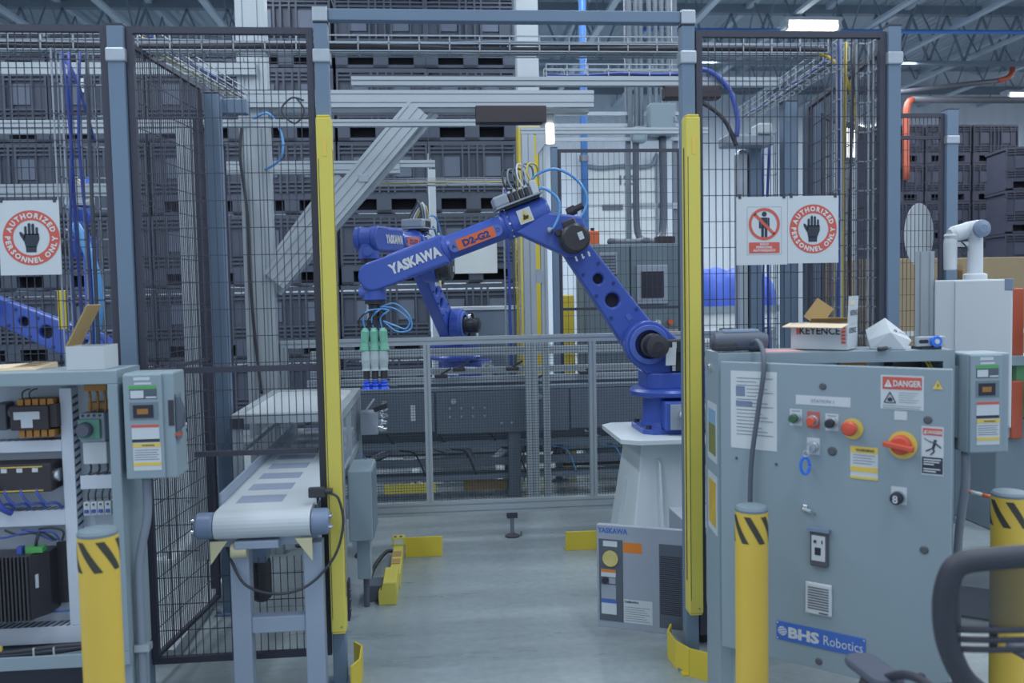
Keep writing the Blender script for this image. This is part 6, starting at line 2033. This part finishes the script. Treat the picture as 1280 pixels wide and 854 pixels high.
# ================================================================ collaborative arm on its white cabinet
t = thing('arm_cabinet', 'tall white cabinet carrying the white collaborative arm', 'cabinet', (2.60, 4.05, 0), -33, local=True)
MB('cobot_white').box(-0.17, 0.165, 0.0, 0.36, 0.94, 1.655).build('body', t, 0.006)
MB('cobot_white').box(-0.08, 0.16, -0.012, 0.0, 0.95, 1.65).build('door', t, 0.003)
MB('cobot_grey').box(0.13, 0.167, -0.014, 0.02, 1.60, 1.656).build('corner_cap', t, 0.003)
MB('alu').profile((-0.217, 0.05, 0.0), (-0.217, 0.05, 1.80), 0.085, 0.045, 2, 1, up=(0, 1, 0)).build('side_profile', t)
MB('alu').profile((-0.217, 0.31, 0.0), (-0.217, 0.31, 1.60), 0.085, 0.045, 2, 1, up=(0, 1, 0)).build('side_profile', t)
for y in (0.05, 0.31):
    MB('alu').profile((-0.17, y, 0.915), (0.16, y, 0.915), 0.045, 0.05).build('support_rail', t)
MB('panel_black').box(-0.30, 0.10, -0.05, 0.42, 0, 0.012).build('base_plate', t)
t = thing('collaborative_robot', 'small white collaborative robot arm with grey joint cap', 'robot', (2.680, 4.2, 1.655))
m = MB('cobot_white').lathe([(0.055, 0), (0.055, 0.025), (0.042, 0.032)], (2.690, 4.18, 1.655), Z_, 24)
m.build('base_flange', t)
MB('cobot_white').lathe([(0.036, 0), (0.034, 0.18), (0.042, 0.19)], (2.690, 4.18, 1.685), Z_, 24).build('lower_link', t)
j = MB('cobot_white').lathe([(0.02, 0), (0.042, 0.012), (0.045, 0.10), (0.04, 0.12)], (2.690, 4.26, 1.905), -Y_, 22).build('elbow_joint', t)
MB('cobot_grey').lathe([(0.040, 0), (0.044, 0.01), (0.042, 0.025), (0.02, 0.035)], (2.690, 4.145, 1.905), -Y_, 22).build('joint_cap', t)
MB('cobot_white').lathe([(0.035, 0), (0.04, 0.02), (0.04, 0.09), (0.03, 0.11)], (2.675, 4.2, 1.905), (-1, 0, -0.25), 20).build('upper_link', t)
MB('cobot_white').lathe([(0.034, 0), (0.038, 0.01), (0.03, 0.03)], (2.580, 4.2, 1.885), -Z_, 18).build('wrist_joint', t)
MB('cobot_white').lathe([(0.03, 0), (0.032, 0.02), (0.03, 0.15), (0.024, 0.155)], (2.572, 4.2, 1.86), -Z_, 18).build('forearm', t)
MB('cobot_white').box(2.58, 2.66, 4.18, 4.22, 1.82, 1.845).build('tool_bridge', t, 0.006)
MB('cable_black').tube([(2.610, 4.17, 1.845), (2.635, 4.16, 1.81), (2.620, 4.16, 1.78), (2.600, 4.17, 1.80)], 0.004, 6, 5).build('cable', t)

# ================================================================ red and white barrier tape, round seat
t = thing('barrier_tape', 'red and white barrier chain between control cabinet and bollard', 'barrier', (2.1, 3.6, 0.85))
q = [V((1.905, 3.035, 0.885)), V((1.97, 2.96, 0.872)), V((2.03, 2.90, 0.858)), V((2.10, 2.86, 0.84))]
for k in range(8):
    def at_(f):
        i = min(2, int(f * 3))
        return q[i].lerp(q[i + 1], f * 3 - i)
    MB('orange' if k % 2 == 0 else 'lam_white').tube([at_(k / 8), at_((k + 1) / 8)], 0.007, 8).build('link', t)
t = thing('round_stool', 'dark round stool top behind a yellow bollard', 'stool', (2.75, 4.0, 0))
MB('chair_black').lathe([(0.01, 0), (0.19, 0), (0.21, 0.02), (0.21, 0.06), (0.18, 0.085), (0.01, 0.09)], (2.75, 3.6, 0.60), Z_, 30).build('seat', t)
MB('pipe_dark').cyl((2.75, 3.6, 0.05), (2.75, 3.6, 0.6), 0.03, n=14).build('column', t)
MB('pipe_dark').lathe([(0.2, 0), (0.2, 0.015), (0.05, 0.05)], (2.75, 3.6, 0), Z_, 26).build('base', t)
tag(MB('hose_blue').tube([(1.70, 2.85, 0.012), (1.80, 2.75, 0.012), (1.9, 2.62, 0.012), (1.78, 2.5, 0.012), (1.65, 2.6, 0.012), (1.75, 2.75, 0.014)], 0.008, 8, 6).build('blue_hose'), 'pale blue hose coiled on the floor by the office chair', 'hose')

# ================================================================ office chair
t = thing('office_chair', 'black mesh-back office chair in front of the control cabinet', 'chair', (1.35, 2.10, 0), 4, local=True)
# local: forward +y, back at y=-0.2
fr_ = [(-0.03, 0.665), (-0.12, 0.69), (-0.195, 0.745), (-0.236, 0.83), (-0.25, 0.92), (-0.243, 0.99), (-0.22, 1.022), (-0.15, 1.034), (0, 1.04), (0.15, 1.034), (0.22, 1.022), (0.243, 0.99), (0.25, 0.92), (0.236, 0.83), (0.195, 0.745), (0.12, 0.69), (0.03, 0.665)]


def by(x, z):
    return -0.20 - 0.10 * (z - 0.5) - 0.05 * (1 - (x / 0.26) ** 2)


MB('chair_black').tube([(x, by(x, z), z) for x, z in fr_], 0.025, 12, 5).build('back_frame', t)
vs, fs = [], []
zs = [0.865 + 0.165 * k / 8 for k in range(9)]
for z in zs:
    w = 0.235 if z < 0.98 else 0.235 - 0.5 * (z - 0.98)
    for k in range(11):
        x = -w + 2 * w * k / 10
        vs.append((x, by(x, z), z))
for i in range(8):
    for k in range(10):
        fs.append((i * 11 + k, i * 11 + k + 1, i * 11 + k + 12, i * 11 + k + 11))
MB('mesh_back').add(vs, fs, True).build('mesh_back', t)
for z in (0.868, 0.845, 0.822):
    MB('chair_black').tube([(x, by(x, z) - 0.005, z) for x in [-0.235 + 0.047 * k for k in range(11)]], 0.0075, 8).build('lumbar_bar', t)
for x in (-0.14, 0.0, 0.14):
    MB('chair_black').bar((x, by(x, 0.72) - 0.006, 0.816), (x, by(x, 0.72) - 0.006, 0.874), 0.012).build('lumbar_link', t)
for s in (-1, 1):
    MB('chair_black').tube([(s * 0.13, by(0.13, 0.7), 0.70), (s * 0.11, by(0.1, 0.6), 0.58), (s * 0.09, -0.14, 0.46), (s * 0.05, -0.02, 0.40)], 0.026, 10, 5).build('back_bracket', t)
    m = MB('arm_pad')
    m.prism(rrect(-0.045, 0.045, -0.09, 0.09, 0.035), (s * 0.238, 0.05, 0.632), X_, Y_, 0.026)
    m.build('armrest_pad', t, 0.01)
    MB('chair_black').tube([(s * 0.238, 0.06, 0.64), (s * 0.27, 0.04, 0.58), (s * 0.28, 0.02, 0.47), (s * 0.2, 0.02, 0.42)], 0.02, 10, 5).build('armrest_support', t)
    MB('chair_black').tube([(s * 0.238, 0.0, 0.645), (s * 0.236, -0.07, 0.685), (s * 0.232, -0.13, 0.70), (s * 0.225, -0.20, 0.695)], 0.011, 8, 5).build('armrest_stay', t)
MB('chair_black').prism(rrect(-0.24, 0.24, -0.22, 0.25, 0.09), (0, 0.02, 0.43), X_, Y_, 0.06).build('seat', t, 0.02)
MB('motor_black').cyl((0, 0, 0.12), (0, 0, 0.42), 0.028, n=16).build('gas_column', t)
for k in range(5):
    a = 2 * math.pi * k / 5 + 0.3
    d = V((math.cos(a), math.sin(a), 0))
    lgq = MB('motor_black').bar(d * 0.02 + V((0, 0, 0.12)), d * 0.28 + V((0, 0, 0.08)), 0.045, 0.03).build('base_spoke', t, 0.006)
    c = d * 0.28
    n = d.cross(Z_)
    MB('rubber').cyl(c + V((0, 0, 0.028)) - n * 0.022, c + V((0, 0, 0.028)) + n * 0.022, 0.028, n=14).cyl(c + V((0, 0, 0.04)), c + V((0, 0, 0.085)), 0.008, n=8).build('caster', lgq)
print('objects', len(bpy.data.objects), 'tris', sum(sum(len(p.vertices) - 2 for p in m.polygons) * m.users for m in bpy.data.meshes))
